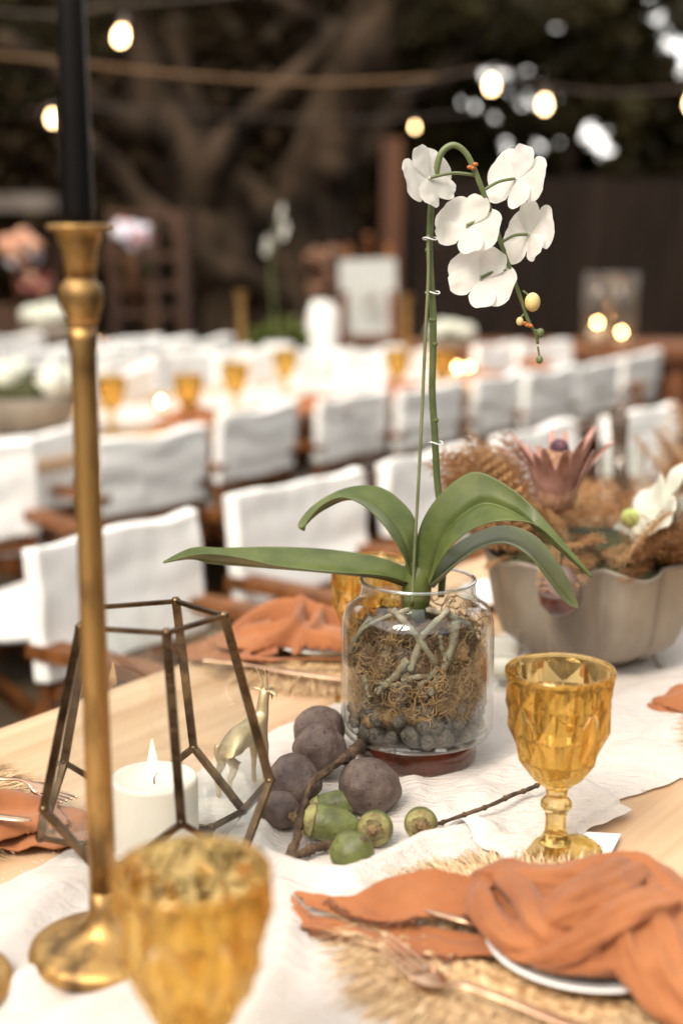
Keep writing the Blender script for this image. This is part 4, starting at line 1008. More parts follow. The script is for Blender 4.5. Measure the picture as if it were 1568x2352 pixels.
def frond_mesh(seed, L=.14, nl=26, fine=True):
    r_ = random.Random(seed); mb = MB(); pts = []
    bend = r_.uniform(.2, .8)
    for i in range(14): t = i / 13; pts.append(Vector((L * t, L * .12 * math.sin(t * 3 + seed), L * (.25 * t - bend * .35 * t * t))))
    mb.tube(pts, [.0011 * (1 - .7 * i / 13) for i in range(14)], 4, False)
    for i in range(nl):
        t = .12 + .86 * i / nl; p = pts[min(13, int(t * 13))]; le = L * .30 * math.sin(math.pi * (.12 + .85 * t)) ** .8
        for s in (-1, 1):
            d = Vector((.45, s, r_.uniform(-.15, .35))).normalized(); k = 5
            tip = p + d * le
            mb.tube([p, p + d * le * .5 + Vector((0, 0, .002)), tip - Vector((0, 0, le * .12))], .0004, 3, False)
            for j in range(k):
                c = lerp(p, tip, (j + .6) / k); w = le * .16 * (1 - .6 * j / k)
                for ss in (-1, 1):
                    e = c + Vector((ss * .75, s * .3, r_.uniform(-.2, .4))).normalized() * w; q = d * .0010
                    mb.add([c - q, c + q, e + q * .5, e - q * .5], [(0, 1, 2, 3)])
    return mb
fm = []
for s in range(4):
    me = frond_mesh(s + 2).mesh('fern_frond', False); me.materials.append(DRYB if s % 2 == 0 else DRYP); fm.append(me)
def frond(p, az, el, s, mesh, roll=0.0, parent=arr):
    o = bpy.data.objects.new('fern_frond', mesh); col.objects.link(o); o.parent = parent; o.location = p - ORG[parent.name]
    o.rotation_euler = Euler((roll, -el, az), 'XYZ'); o.scale = (s, s, s); return o
BT = BC + Vector((0, 0, BH))
for k in range(64):
    a = rnd.uniform(0, 6.28); r0 = rnd.uniform(.03, .10)
    frond(BT + Vector((math.cos(a) * r0, math.sin(a) * r0, rnd.uniform(.0, .02))), a + rnd.gauss(0, .5), rnd.uniform(-.25, .55), rnd.uniform(.45, .95), rnd.choice(fm), rnd.uniform(-1, 1))
for k in range(44):                                            # tall plume at the left
    p = DP(1120 + rnd.uniform(-30, 60), 1240 + rnd.uniform(-30, 30), BC.y - .03 + rnd.uniform(-.03, .05))
    frond(p, R(rnd.uniform(80, 200)), rnd.uniform(.75, 1.35), rnd.uniform(.6, 1.05), rnd.choice(fm), rnd.uniform(-1.5, 1.5))
for k in range(10):                                            # fronds spilling over the right rim
    p = DP(1450 + rnd.uniform(-30, 60), 1290 + rnd.uniform(-20, 8), BC.y - .09 + rnd.uniform(-.02, .03))
    frond(p, R(rnd.uniform(-50, 20)), rnd.uniform(-.1, .5), rnd.uniform(.55, .9), rnd.choice(fm[::2]), rnd.uniform(-.6, .6))
# protea
PROT = M('protea_bract', srgb(196, 154, 142), srgb(156, 110, 98), rough=.7, scale=40, trans=.1); PROD = M('protea_dome', srgb(186, 146, 118), srgb(140, 100, 78), rough=.9, scale=60, stretch=(6, 6, .3), bump=.6, bscale=160)
PROH = M('protea_heart', srgb(112, 80, 92), srgb(70, 44, 56), rough=.9, scale=80)
PB = DP(1278, 1165, BC.y - .045); kk = MPX(PB)
pr = MB().lathe([(.0, -.01), (38 * kk, 0), (46 * kk, 30 * kk), (45 * kk, 70 * kk), (40 * kk, 105 * kk), (30 * kk, 130 * kk), (14 * kk, 146 * kk), (.0, 150 * kk)], 28, PB, close=False, mod=lambda a, i, z: 1 + .05 * math.sin(a * 14)).build('protea_head', PROD, arr)
MB().ball(PB + Vector((0, -.004, 140 * kk)), (22 * kk, 22 * kk, 20 * kk), 14, 10).build('heart', PROH, pr)
for k in range(36):
    a = 2 * math.pi * k / 36 + rnd.uniform(-.08, .08); spread = rnd.uniform(.3, .85) if k % 2 else rnd.uniform(.05, .35); L = (rnd.uniform(150, 205) if k % 2 else rnd.uniform(90, 130)) * kk; rad = Vector((math.cos(a), math.sin(a), 0)); tg = Vector((-rad.y, rad.x, 0))
    def f(s, b):
        w = (4 + 9 * math.sin(math.pi * min(1, s * .95 + .05)) ** .7) * kk
        out = 36 * kk + L * spread * s ** 1.6 * .75; up_ = L * s * (1 - .25 * spread * s)
        return PB + rad * (out + .12 * abs(2 * b - 1) * -w) + tg * (2 * b - 1) * w + Vector((0, 0, up_))
    o = MB().grid(10, 5, f).build('bract', PROT, pr); m = o.modifiers.new('t', 'SOLIDIFY'); m.thickness = .001; bake(o)
# white blooms at the right of the bowl
wf = thing('white_lily', 'large white petals of a bloom at the right of the fluted bowl', 'flower', DP(1500, 1250, BC.y))
CREAM = M('lily_petal', srgb(234, 234, 224), srgb(226, 228, 208), rough=.5, scale=12, trans=.25)
for cxp, cyp, sz, nP in ((1515, 1210, .085, 5), (1585, 1265, .075, 5)):
    c = DP(cxp, cyp, BC.y - .02); Mx = Matrix.Translation(c) @ Euler((R(-50), R(20), R(30 + cxp)), 'XYZ').to_matrix().to_4x4() @ Matrix.Scale(sz, 4)
    for k in range(nP):
        mb = MB(); petal(mb, 1.0, .36, 2 * math.pi * k / nP + .4, .5, Mx, cup=.5, ruf=.07, seed=k); o = mb.build('petal', CREAM, wf); m = o.modifiers.new('t', 'SOLIDIFY'); m.thickness = .001; bake(o)
MB().ball(DP(1446, 1190, BC.y - .05), .012, 12, 8).build('bud', M('green_bud', srgb(200, 204, 130), srgb(170, 186, 100), scale=40), wf)
RB = DP(1285, 1368, BC.y - .150)
RED = M('glossy_red_seed', srgb(98, 52, 40), srgb(60, 28, 24), rough=.2, scale=50, coat=.4)
rb_ = thing('seed_ball', 'glossy dark red ball hanging against the front of the fluted bowl', 'ornament', RB - Vector((0, 0, .026)))
MB().ball(RB, .0255, 28, 18, lambda d, q: q * (1 + .02 * nz(d, 3))).build('ball', RED, rb_)
MB().lathe([(.0, .036), (.010, .034), (.020, .022), (.0262, .004), (.0258, .001), (.0, .001)], 24, RB, close=False).build('grey_cap', M('seed_cap', srgb(126, 106, 100), srgb(96, 76, 74), rough=.6, scale=60), rb_)
MB().tube([RB + Vector((0, 0, .03)), RB + Vector((.002, .01, .06))], .0015, 6).build('stalk', TWIG, rb_)

# ------------------------------------------------------------------ white canvas folding chairs
CT = .755
def make_chair(sd=0):
    t = thing('folding_chair', 'x', 'chair', world=False, group='white canvas folding chairs')
    W = .188
    def canv(a, b):
        x = lerp(-.206, .206, a); z = lerp(.525, CT, b); return Vector((x, -.012 - .012 * (1 - (2 * a - 1) ** 2) - .02 * (b - .5) + .007 * nz((a * 2.2 + b, b * 4, 2 + sd * 7), 1.0) + .003 * nz((a * 9, b * 3, 6 + sd * 5), 1.0), z + .010 * nz((a * 3, b, sd * 9), 1) * (1 if b > .5 else .6) - .006 * (1 - (2 * a - 1) ** 2) * b))
    o = MB().grid(40, 22, canv).build('back_panel', WHITEC, t); m = o.modifiers.new('t', 'SOLIDIFY'); m.thickness = .034; m.offset = 0; m = o.modifiers.new('b', 'BEVEL'); m.width = .005; m.segments = 2; bake(o)
    def seat(a, b): x = lerp(-.185, .185, a); return Vector((x, lerp(.02, .40, b), .425 - .022 * (1 - (2 * a - 1) ** 2) + .004 * nz((a * 2, b * 3, 4), 1.2)))
    o = MB().grid(12, 12, seat).build('seat', WHITEC, t); m = o.modifiers.new('t', 'SOLIDIFY'); m.thickness = .012; bake(o)
    for s in (-1, 1):
        MB().bar((s * W, .0, .40), (s * W, -.022, CT - .014), .018, .018).build('back_post', CHWOOD, t, False)
        MB().bar((s * W, -.03, .58), (s * W, .40, .58), .05, .022).build('arm', CHWOOD, t, False)
        MB().bar((s * W, .36, .40), (s * W, .36, .57), .026, .026).build('arm_post', CHWOOD, t, False)
        MB().bar((s * W, -.02, .415), (s * W, .42, .415), .03, .034).build('seat_rail', CHWOOD, t, False)
        MB().bar((s * W, -.03, .02), (s * W, .42, .02), .034, .034).build('foot_rail', CHWOOD, t, False)
    for y in (.03, .36):
        MB().bar((-W, y, .03), (W, y, .40), .034, .02).build('leg', CHWOOD, t, False)
        MB().bar((W, y + .024, .03), (-W, y + .024, .40), .034, .02).build('leg', CHWOOD, t, False)
    MB().bar((-W, .0, .505), (W, .0, .505), .036, .02).build('back_rail', CHWOOD, t, False)
    return t
chairs_ = [make_chair(k) for k in range(4)]; chair0 = chairs_[0]; cn_ = [0]
def chair_px(px, py, away, label, group, jit=0.0, top=CT, scale=1.0):
    p = GP(px, py, CT * scale); p.z = 0
    rz = TAZ + (0 if away else math.pi) + jit       # local +y: the way the sitter faces
    cn_[0] += 1; place(chairs_[cn_[0] % 4], p, rz, label, group, scale)
g1 = 'chairs along the far side of the near table'
for px, py, lb, j in ((288, 1213, 'nearest white canvas chair, behind the glass lantern', .03), (702, 1106, 'white canvas chair behind the left orchid leaves', -.04), (1002, 1038, 'white canvas chair behind the orchid stem', .05),
                      (1245, 984, 'white canvas chair behind the protea', 0), (1484, 941, 'white canvas chair at the right edge behind the dried arrangement', -.05)):
    chair_px(px, py, False, lb, g1, j)
p = GP(-20, 1368, .42); p.z = 0; place(chair0, p + TN * .1, TAZ + math.pi - .25, 'chair at the left edge with only its white seat and crossed legs showing', g1)
g2 = 'chairs along the near side of the second table'
for px, py, lb, j in ((50, 996, 'white chair back at the left edge in the second row', .0), (338, 990, 'white chair back right of the brass candlestick stem', -.12), (580, 934, 'white chair back in the second row left of centre', .04),
                      (800, 902, 'white chair back in the second row just left of the orchid stem', .0), (978, 882, 'white chair back in the second row crossed by the orchid stem', -.03), (1137, 858, 'white chair back in the second row right of the orchid stem', .03),
                      (1252, 846, 'white chair back in the second row under the drooping orchid tip', 0), (1362, 829, 'second white chair back from the right end of the second row', .0), (1462, 808, 'white chair back at the right end of the second row', .02)):
    chair_px(px, py, True, lb, g2, j, scale=.94)
# the far side of the second table, facing the camera
g3 = 'chairs along the far side of the second table'
for px, py, lb in ((1152, 788, 'far chair facing the camera, left of the pair under the orchid tip'), (1256, 787, 'far chair facing the camera, right of the pair under the orchid tip'), (500, 800, 'far white chair left of the distant brass candlestick'), (425, 806, 'far white chair in the cluster right of the brass stem'),
                   (335, 815, 'far white chair nearest to the brass stem'), (575, 806, 'far white chair right of the distant brass candlestick'), (940, 806, 'far white chair beside the second distant candlestick'), (640, 812, 'far white chair below the distant green plant'), (750, 806, 'far white chair below the white sign'), (860, 800, 'far white chair below the right side of the sign')):
    chair_px(px, py, False, lb, g3, random.uniform(-.15, .15))
g4 = 'chairs at the third table'
for px, py, lb in ((30, 860, 'distant white chair at the left edge'), (110, 842, 'distant white chair left of the candlestick'), (255, 850, 'distant white chair seen just right of the candlestick'), (20, 770, 'farthest white chair at the left edge'), (285, 775, 'farthest white chair right of the candlestick knop'), (365, 778, 'farthest white chair below the wooden shelf'), (455, 776, 'farthest white chair below the big tree trunk'), (200, 800, 'farthest white chair hidden behind the candlestick'), (70, 800, 'farthest white chair below the rosy flowers')):
    chair_px(px, py, True, lb, g4, random.uniform(-.1, .1))

T2 = .635
# ------------------------------------------------------------------ second and third tables with their settings
make_table('banquet_table', 'second long wooden table behind the row of white chair backs', .2, 4.3, 1.75, 2.6, tz=T2)
make_table('banquet_table', 'third long wooden table far behind at the left', -1.0, 2.6, 3.75, 4.6, tz=T2)
def far_runner(u0, u1, v, label):
    def f(a, b):
        u = lerp(u0, u1, a); vv = v + lerp(-.2, .2, b) + .02 * nz((u, b, 0), 3)
        return FW(u, vv, T2 - TZ + .004 + .006 * (1 + nz((u, vv * 2, 0), 8)))
    o = MB().grid(120, 16, f).build('table_runner', GAUZE); me = o.data
    tag(o, label, 'table runner', 'gauze runners')
far_runner(.3, 4.2, 2.18, 'white gauze runner along the second table'); far_runner(-.9, 2.5, 4.17, 'white gauze runner along the third table')
gobg = 'amber goblets on the second table'
# napkins, goblets, candles on the second table: copies of the near ones
nap_src = [o for o in bpy.data.objects if o.parent is None and 'bunched' in str(o.get('label', ''))][0]
def copy_thing(src, loc, rz, label, group, scale=1.0):
    c = copy_tree(src); c.location = loc; c.rotation_euler = (0, 0, rz); c.scale = (scale,) * 3; c['label'] = label; c['group'] = group; return c
side = ['second', 'third', 'fourth', 'fifth', 'sixth']
for k, (px, py) in enumerate(((455, 958), (725, 930), (905, 895), (1080, 868), (1190, 838))):
    q = GP(px, py, T2 + .03); q.z = T2 + .004
    copy_thing(nap_src, q, .4 * k, ['blurred napkin on the second table right of the brass stem', 'blurred napkin on the second table left of the orchid stem', 'blurred napkin on the second table beside the orchid stem', 'blurred napkin on the second table below the twin candle glow', 'blurred napkin on the second table by the far chair pair'][k], 'napkins on the second table')
for k, (px, py, lb) in enumerate(((432, 902, 'tiny amber goblet beside the candle glow on the second table'), (540, 872, 'tiny amber goblet below the distant brass candlestick'), (655, 838, 'tiny amber goblet on the second table below the green plant'), (912, 838, 'tiny amber goblet on the second table left of the orchid stem'), (1015, 840, 'tiny amber goblet just left of the twin candle glow'), (255, 905, 'tiny amber goblet peeking out right of the brass stem'))):
    q = GP(px, py, T2 + .12); q.z = T2 + .006; place(gob0, q, .3 * k, lb, gobg)
VOT = thin_glass('votive_glass', (.95, .93, .88), 1.45, .05, .08)
def votive(px, py, label, z=T2, s=1.0):
    q = GP(px, py, z + .05 * s); q.z = z + .005
    t = thing('votive_candle', label, 'candle', q, group='lit votive candles')
    MB().lathe([(.0, 0), (.026 * s, 0), (.028 * s, .004), (.030 * s, .075 * s), (.028 * s, .075 * s), (.026 * s, .006), (.0, .006)], 20, q, close=False).build('glass', VOT, t)
    MB().lathe([(.0, .008), (.022 * s, .008), (.022 * s, .030 * s), (.0, .030 * s)], 16, q, close=False).build('wax', WAXW, t)
    MB().lathe([(.0, .036 * s), (.005 * s, .041 * s), (.006 * s, .047 * s), (.0035 * s, .055 * s), (.0, .060 * s)], 10, q, close=False).build('flame', GLOW, t)
GLOW = emit('votive_flame', (1.0, 0.42, 0.14), 62.0)
votive(370, 924, 'lit votive glowing right of the brass stem on the second table')
votive(172, 932, 'lit votive glowing left of the brass stem')
votive(1050, 845, 'left of the two overlapping candle glows right of the orchid stem')
votive(1077, 846, 'right of the two overlapping candle glows right of the orchid stem')
votive(231, 790, 'far candle glow touching the brass stem', z=T2)
# distant brass candlesticks
for px, y0, y1, lb in ((556, 672, 800, 'distant brass candlestick left of the white sign'), (932, 682, 800, 'distant brass candlestick right of the white sign')):
    b = GP(px, 845, T2); h = HZ(b, y0) - b.z
    c = copy_tree(st0); c.location = b + Vector((0, 0, .006)); c.rotation_euler = (0, 0, 0); c.scale = (1.6, 1.6, h / SH); c['label'] = lb; c['group'] = 'distant candlesticks'
# flower bowls on far tables
def flower_bowl(px, py, r, label, glabel, zt=T2, seed=1):
    q = GP(px, py, zt); q.z = zt + .006; rn = random.Random(seed)
    t = thing('flower_bowl', label, 'bowl', q, group='bowls of white flowers')
    MB().lathe([(.0, 0), (r * .5, 0), (r * .8, r * .25), (r, r * .7), (r * .96, r * .72), (r * .7, r * .3), (.0, r * .12)], 32, q, close=False, mod=lambda a, i, z: 1 + .04 * math.cos(8 * a)).build('basin', STONE, t)
    f = thing('white_bouquet', glabel, 'flowers', q + Vector((0, 0, r * .6)), group='bouquets of white flowers')
    MB().ball(q + Vector((0, 0, r * .75)), (r * .85, r * .85, r * .35), 20, 10, lambda d, p: p * (1 + .25 * nz(d, 4))).build('greenery', MOSSG, f)
    for k in range(16):
        a = rn.uniform(0, 6.28); d = r * .85 * math.sqrt(rn.random()); c = q + Vector((math.cos(a) * d, math.sin(a) * d, r * (1.12 - .3 * (d / r) ** 2)))
        MB().ball(c, r * rn.uniform(.2, .3), 10, 7, lambda dd, p: p * (1 + .3 * nz(dd, 3.5, k))).build('bloom', CREAM, f)
flower_bowl(62, 1000, .17, 'wide grey bowl on the second table at the left edge', 'white blooms in the grey bowl at the left edge', seed=2)
flower_bowl(125, 800, .17, 'far grey bowl beside the candlestick knop', 'far white blooms beside the candlestick knop', seed=3)
flower_bowl(1030, 822, .13, 'far grey bowl left of the far chair pair', 'far low white blooms left of the far chair pair', seed=4)
# a second dried arrangement further along the near table
q = TP(1640, 1270); q.z = TZ + .006
ar2 = thing('dried_arrangement', 'blurred orange brown dried grasses at the right edge behind the bowl', 'flower arrangement', q)
for k in range(30):
    frond(q + Vector((U(-.12, .12), U(-.08, .08), .06 + U(0, .08))), U(0, 6.28), U(.1, 1.2), U(.6, 1.2), random.choice(fm), U(-1, 1), ar2)
MB().lathe([(.0, 0), (.07, 0), (.11, .05), (.13, .11), (.12, .11), (.0, .06)], 32, q, close=False).build('pot', STONE, ar2)
q = TP(1425, 1205); q.z = TZ + .006
gv = thing('glass_vase', 'blurred clear vase of stems behind the protea', 'vase', q)
MB().lathe([(.0, 0), (.04, 0), (.042, .15), (.039, .15), (.037, .006), (.0, .006)], 28, q, close=False).build('glass', CLEAR, gv)
for k in range(9): MB().tube([q + Vector((U(-.02, .02), U(-.02, .02), .01)), q + Vector((U(-.03, .03), U(-.03, .03), .19 + U(0, .04)))], .0035, 5).build('stem', TWIG, gv)

# ------------------------------------------------------------------ sign, easel, far plants
SY = 7.6
SIGN = M('sign_board', srgb(206, 209, 206), srgb(198, 202, 198), rough=.6, scale=3)
s0, s1, s2, s3 = DP(778, 598, SY), DP(908, 594, SY), DP(912, 774, SY + .05), DP(786, 778, SY + .05)
sg = thing('easel_sign', 'white printed welcome board standing on a wooden easel', 'sign', Vector((s3.x, SY, 0)))
dv = Vector((0, .02, 0))
MB().add([s0, s1, s2, s3] + [p + dv for p in (s0, s1, s2, s3)], [(3, 2, 1, 0), (4, 5, 6, 7), (0, 1, 5, 4), (1, 2, 6, 5), (2, 3, 7, 6), (3, 0, 4, 7)]).build('board', SIGN, sg, False)
c = DP(850, 690, SY - .008); PRT = M('pale_print', srgb(190, 182, 172), srgb(178, 170, 160), rough=.7, scale=9)
MB().tube([c + Vector((.045 * math.cos(R(a)), 0, .06 * math.sin(R(a)))) for a in range(0, 361, 20)], .007, 6, False).build('printed_wreath', PRT, sg)
for k in range(3): MB().box(c + Vector((0, 0, .03 - .03 * k)), (.05, .002, .006)).build('printed_line', PRT, sg, False)
for x in (800, 890): a = DP(x, 560, SY + .06); MB().bar(a, Vector((a.x + (x - 845) * .002, SY - .05, 0)), .035).build('leg', CHWOOD, sg, False)
a = DP(845, 540, SY + .06); MB().bar(a, Vector((a.x, SY + .6, 0)), .035).build('leg', CHWOOD, sg, False); MB().bar(DP(775, 782, SY - .01), DP(918, 780, SY - .01), .04, .05).build('ledge', CHWOOD, sg, False)
b = DP(748, 770, SY + .3); b.z = 0
va = thing('draped_plinth', 'white draped pedestal beside the easel sign with brown dried flowers', 'pedestal', b)
MB().lathe([(.13, 0), (.12, .3), (.10, HZ(b, 730)), (.07, HZ(b, 690)), (.0, HZ(b, 688))], 24, b, mod=lambda a, i, z: 1 + .06 * math.sin(a * 7 + i)).build('white_drape', WHITEC, va)
for k in range(60):
    a = U(0, 6.28); r = U(0, .12); z = U(HZ(b, 680), HZ(b, 580)); MB().ball(b + Vector((math.cos(a) * r, math.sin(a) * r, z)), U(.02, .05), 7, 5, lambda d, q: q * (1 + .4 * nz(d, 3, k))).build('dried_bloom', M('dusky_bloom', srgb(120, 88, 66), srgb(88, 60, 44), rough=.9), va)
# distant orchid
b = GP(640, 850, T2); fo = thing('orchid_plant', 'distant small white orchid standing on the second table', 'orchid', b)
MB().tube(crv([b, DP(628, 700, b.y), DP(622, 600, b.y), DP(640, 505, b.y), DP(655, 500, b.y)], 20), .004, 6).build('stem', STEMG, fo)
for x, y in ((612, 565), (632, 545), (652, 528), (645, 490)):
    Mx = Matrix.Translation(DP(x, y, b.y)) @ Euler((R(80), 0, R(x)), 'XYZ').to_matrix().to_4x4() @ Matrix.Scale(.045, 4); mb = MB()
    for k in range(5): petal(mb, 1.0, .5, R(90 + 72 * k), .05, Mx, seed=k)
    mb.build('flower', PETAL, fo)
MB().lathe([(.0, 0), (.06, 0), (.07, .12), (.0, .12)], 20, b, close=False).build('pot', CERAM, fo)
FERN = M('bright_leaf', srgb(110, 120, 50), srgb(70, 84, 30), rough=.6, scale=30, trans=.25)
b = GP(645, 815, T2); gp = thing('potted_fern', 'small bright green plant behind the second table', 'plant', b); mb = MB()
for k in range(240):
    d = Vector((U(-1, 1), U(-1, 1), U(.1, .9))).normalized(); p = b + d * U(.05, .16); s = d.cross(Vector((U(-1, 1), U(-1, 1), U(-1, 1)))).normalized() * .014; mb.add([p - s, p + s, p + s + d * .05, p - s + d * .05], [(0, 1, 2, 3)])
mb.build('foliage', FERN, gp, False); MB().lathe([(.0, -.01), (.05, -.01), (.06, .08), (.0, .08)], 16, b, close=False).build('pot', STONE, gp)

# ------------------------------------------------------------------ bar bench with candles along the fence
BENCH = M('brown_bench_wood', srgb(128, 80, 44), srgb(88, 50, 26), rough=.6, scale=8, stretch=(.2, 2, 2), bump=.1)
z0 = .70; by = GP(1400, 800, z0).y + .3
bn = thing('wooden_counter', 'long brown wooden counter in front of the dark fence', 'counter', (1.6, by, 0))
MB().box((2.1, by, z0 - .03), (3.6, .5, .06)).build('top', BENCH, bn, False)
for x in (.5, 1.6, 2.7, 3.7): MB().box((x, by, (z0 - .06) / 2), (.09, .4, z0 - .06)).build('leg', BENCH, bn, False)
MB().box((2.1, by + .1, .4), (3.4, .04, .5)).build('back_panel', BENCH, bn, False)
for px, lb in ((1371, 'left candle glow on the counter by the dark fence'), (1426, 'right candle glow on the counter by the dark fence')):
    y_ = 742 if px < 1400 else 764
    q = DP(px, y_, by - .05); q.z = z0 + .001
    h = HZ(Vector((q.x, by - .05, 0)), y_) - z0
    t = thing('hurricane_vase', lb, 'candle', q, group='candles on the counter')
    MB().lathe([(.0, 0), (.07, 0), (.072, .34), (.069, .34), (.067, .006), (.0, .006)], 28, q, close=False).build('glass', VOT, t)
    MB().lathe([(.0, .007), (.04, .007), (.04, max(.03, h - .03)), (.0, max(.03, h - .03))], 20, q, close=False).build('wax', WAXW, t)
    MB().lathe([(.0, h - .010), (.007, h - .004), (.008, h + .003), (.004, h + .009), (.0, h + .012)], 10, q, close=False).build('flame', GLOW, t)

# ------------------------------------------------------------------ dark fence
FENCE = M('dark_stained_plank', srgb(42, 32, 25), srgb(22, 16, 12), rough=.8, scale=6, stretch=(3, 3, .2), bump=.3, spec=.12)
POSTM = M('brown_post', srgb(96, 60, 34), srgb(70, 40, 22), rough=.8, scale=6, stretch=(3, 3, .2))
FY = 9.6
fn_ = thing('plank_fence', 'dark brown vertical plank fence behind the counter', 'fence', (2.6, FY, 0))
x = DP(912, 700, FY).x; ft = HZ(Vector((0, FY, 0)), 408)
pk = 0
while x < 6.4:
    wd = .135; MB().box((x + wd / 2, FY + U(-.006, .006), (ft + U(-.02, .02)) / 2), (wd - .003, .025, ft)).build('plank', FENCE, fn_, False); x += wd; pk += 1
for z in (.4, ft - .3): MB().box((3.35, FY + .04, z), (6.2, .04, .09)).build('rail', FENCE, fn_, False)
xp = DP(898, 600, FY).x
MB().box((xp, FY - .02, (ft + .25) / 2), (.13, .13, ft + .25)).build('post', POSTM, fn_, False)

# ------------------------------------------------------------------ bar stall and shelves at the left
SHW = M('stall_wood', srgb(84, 52, 28), srgb(50, 29, 15), rough=.7, scale=6, stretch=(1, 1, .3)); GREYB = M('grey_beam', srgb(104, 96, 88), srgb(78, 70, 64), rough=.8, scale=6)
SYL = 8.2
X = lambda px: DP(px, 700, SYL).x
Zp = lambda py: HZ(Vector((0, SYL, 0)), py)
stl = thing('bar_stall', 'rustic bar stall with a grey roof beam at the left', 'stall', (X(60), SYL, 0))
MB().box(((X(-200) + X(150)) / 2, SYL, (Zp(446) + Zp(486)) / 2), (X(150) - X(-200), .6, Zp(446) - Zp(486))).build('roof_beam', GREYB, stl, False)
for px in (-150, 128): MB().box((X(px), SYL + .1, Zp(486) / 2), (.07, .07, Zp(486))).build('post', SHW, stl, False)
MB().box((X(-20), SYL - .05, Zp(700) / 2), (X(150) - X(-200), .3, Zp(700))).build('counter', SHW, stl, False)
shf = thing('wooden_shelf', 'open wooden shelf unit behind the tables right of the candlestick', 'shelf', (X(330), SYL + .3, 0))
for px in (252, 345, 412): MB().box((X(px), SYL + .3, Zp(480) / 2), (.06, .3, Zp(480))).build('upright', SHW, shf, False)
for py in (492, 590, 660, 725): MB().box((X(332), SYL + .295, Zp(py)), (X(412) - X(252) - .002, .28, .035)).build('shelf_board', SHW, shf, False)
mb = MB()
for k in range(160):
    p = Vector((X(U(262, 340)), SYL + .2 + U(-.05, .05), Zp(645) + U(0, .12))); d = Vector((U(-1, 1), U(-1, 1), U(0, 1))).normalized() * .06; s = d.cross(Vector((1, .3, .2))).normalized() * .012; mb.add([p - s, p + s, p + s + d, p - s + d], [(0, 1, 2, 3)])
LEAFD = M('dark_leaf', srgb(56, 62, 34), srgb(30, 34, 18), rough=.6, scale=20, trans=.15)
solo(mb, 'shelf_plant', LEAFD, 'dark trailing plant on the wooden shelf', 'plant', Vector((X(300), SYL + .2, Zp(645))), smooth=False)
PEACH = M('peach_bloom', srgb(206, 164, 136), srgb(176, 122, 96), rough=.8, scale=14); WINE = M('wine_bloom', srgb(120, 40, 44), srgb(80, 24, 28), rough=.8); LAV = M('white_lavender', srgb(226, 226, 236), srgb(206, 200, 212), rough=.7, scale=6)
PINK = M('rose_bloom', srgb(176, 110, 104), srgb(140, 76, 72), rough=.8)
def bouquet(px, py, rpx, label, mats, n, nm='bouquet', squash=.8):
    c = DP(px, py, SYL - .35); r = rpx * MPX(c); t = thing(nm, label, 'flowers', c - Vector((0, 0, r)), group='bouquets by the bar stall')
    for k in range(n):
        d = Vector((random.gauss(0, 1), random.gauss(0, 1), random.gauss(0, 1))).normalized() * r * U(.3, .95); d.z *= squash
        MB().ball(c + d, r * U(.22, .36), 9, 7, lambda e, q: q * (1 + .3 * nz(e, 3, k))).build('bloom', mats[k % len(mats)], t)
    zb = Zp(705); MB().lathe([(.0, 0), (r * .3, 0), (r * .42, max(.05, c.z - zb) * .8), (r * .3, max(.05, c.z - zb)), (.0, max(.05, c.z - zb))], 16, Vector((c.x, c.y, zb)), close=False).build('vase', SHW, t)
bouquet(50, 570, 55, 'peach flowers on the bar stall at the left edge', [PEACH, PEACH, LAV], 26)
bouquet(88, 655, 42, 'rosy and wine red flowers below the peach ones on the bar stall', [PINK, WINE, PINK, PEACH], 22)
bouquet(305, 540, 46, 'white and lavender flowers on top of the wooden shelf', [LAV, LAV, LAV, PINK], 24)

# ------------------------------------------------------------------ trees
BARK = M('tree_bark', srgb(78, 64, 51), srgb(25, 19, 14), rough=.95, scale=4, stretch=(1, 1, .3), bump=.8, bscale=18, bdist=.03, spec=.12)
FOL = M('tree_foliage', srgb(62, 56, 32), srgb(34, 30, 16), rough=.55, scale=1.5, trans=.3, spec=.12)
FOLB = M('hedge_foliage', srgb(60, 47, 30), srgb(30, 23, 14), rough=.6, scale=1.2, trans=.15, spec=.12)
def leaves(mb, c, r, n, size, rn):
    for k in range(n):
        d = Vector((rn.gauss(0, 1), rn.gauss(0, 1), rn.gauss(0, 1))); d = d.normalized() * rn.random() ** .4
        p = c + Vector((d.x * r[0], d.y * r[1], d.z * r[2])); a = Vector((rn.gauss(0, 1), rn.gauss(0, 1), rn.gauss(0, .6))).normalized(); b = a.cross(Vector((rn.gauss(0, 1), rn.gauss(0, 1), rn.gauss(0, 1)))).normalized()
        L = size * rn.uniform(.7, 1.4); w = L * .38; m_ = Vector((0, 0, -L * .12))
        mb.add([p, p + a * L * .5 + b * w + m_, p + a * L, p + a * L * .5 - b * w + m_], [(0, 1, 2, 3)])
def limb(t, pts, r0, r1, nm='branch', mat=BARK):
    P = crv(pts, 22); MB().tube(P, [lerp(r0, r1, i / 21) * (1 + .12 * math.sin(i * 1.3)) for i in range(22)], 10, wob=.35).build(nm, mat, t)
TY = 10.6
t1 = thing('sprawling_tree', 'big sprawling bare branched tree in the middle background', 'tree', (DP(600, 760, TY).x, TY, 0))
D = lambda x, y, o=0: DP(x, y, TY + o)
base = D(590, 790); base.z = 0
limb(t1, [base, D(560, 690), D(500, 560), D(440, 430), D(395, 330), D(340, 190), D(300, 40), D(270, -120)], .34, .10, 'trunk')
base2 = D(690, 790, .3); base2.z = 0
limb(t1, [base2, D(690, 680, .3), D(705, 560, .3), D(730, 430, .3), D(770, 280, .2), D(820, 140), D(880, 0), D(930, -140)], .42, .14, 'trunk')
limb(t1, [D(470, 490), D(500, 380, -.3), D(560, 300, -.4), D(610, 240, -.6), D(700, 160, -.8), D(780, 60, -.8)], .17, .06)
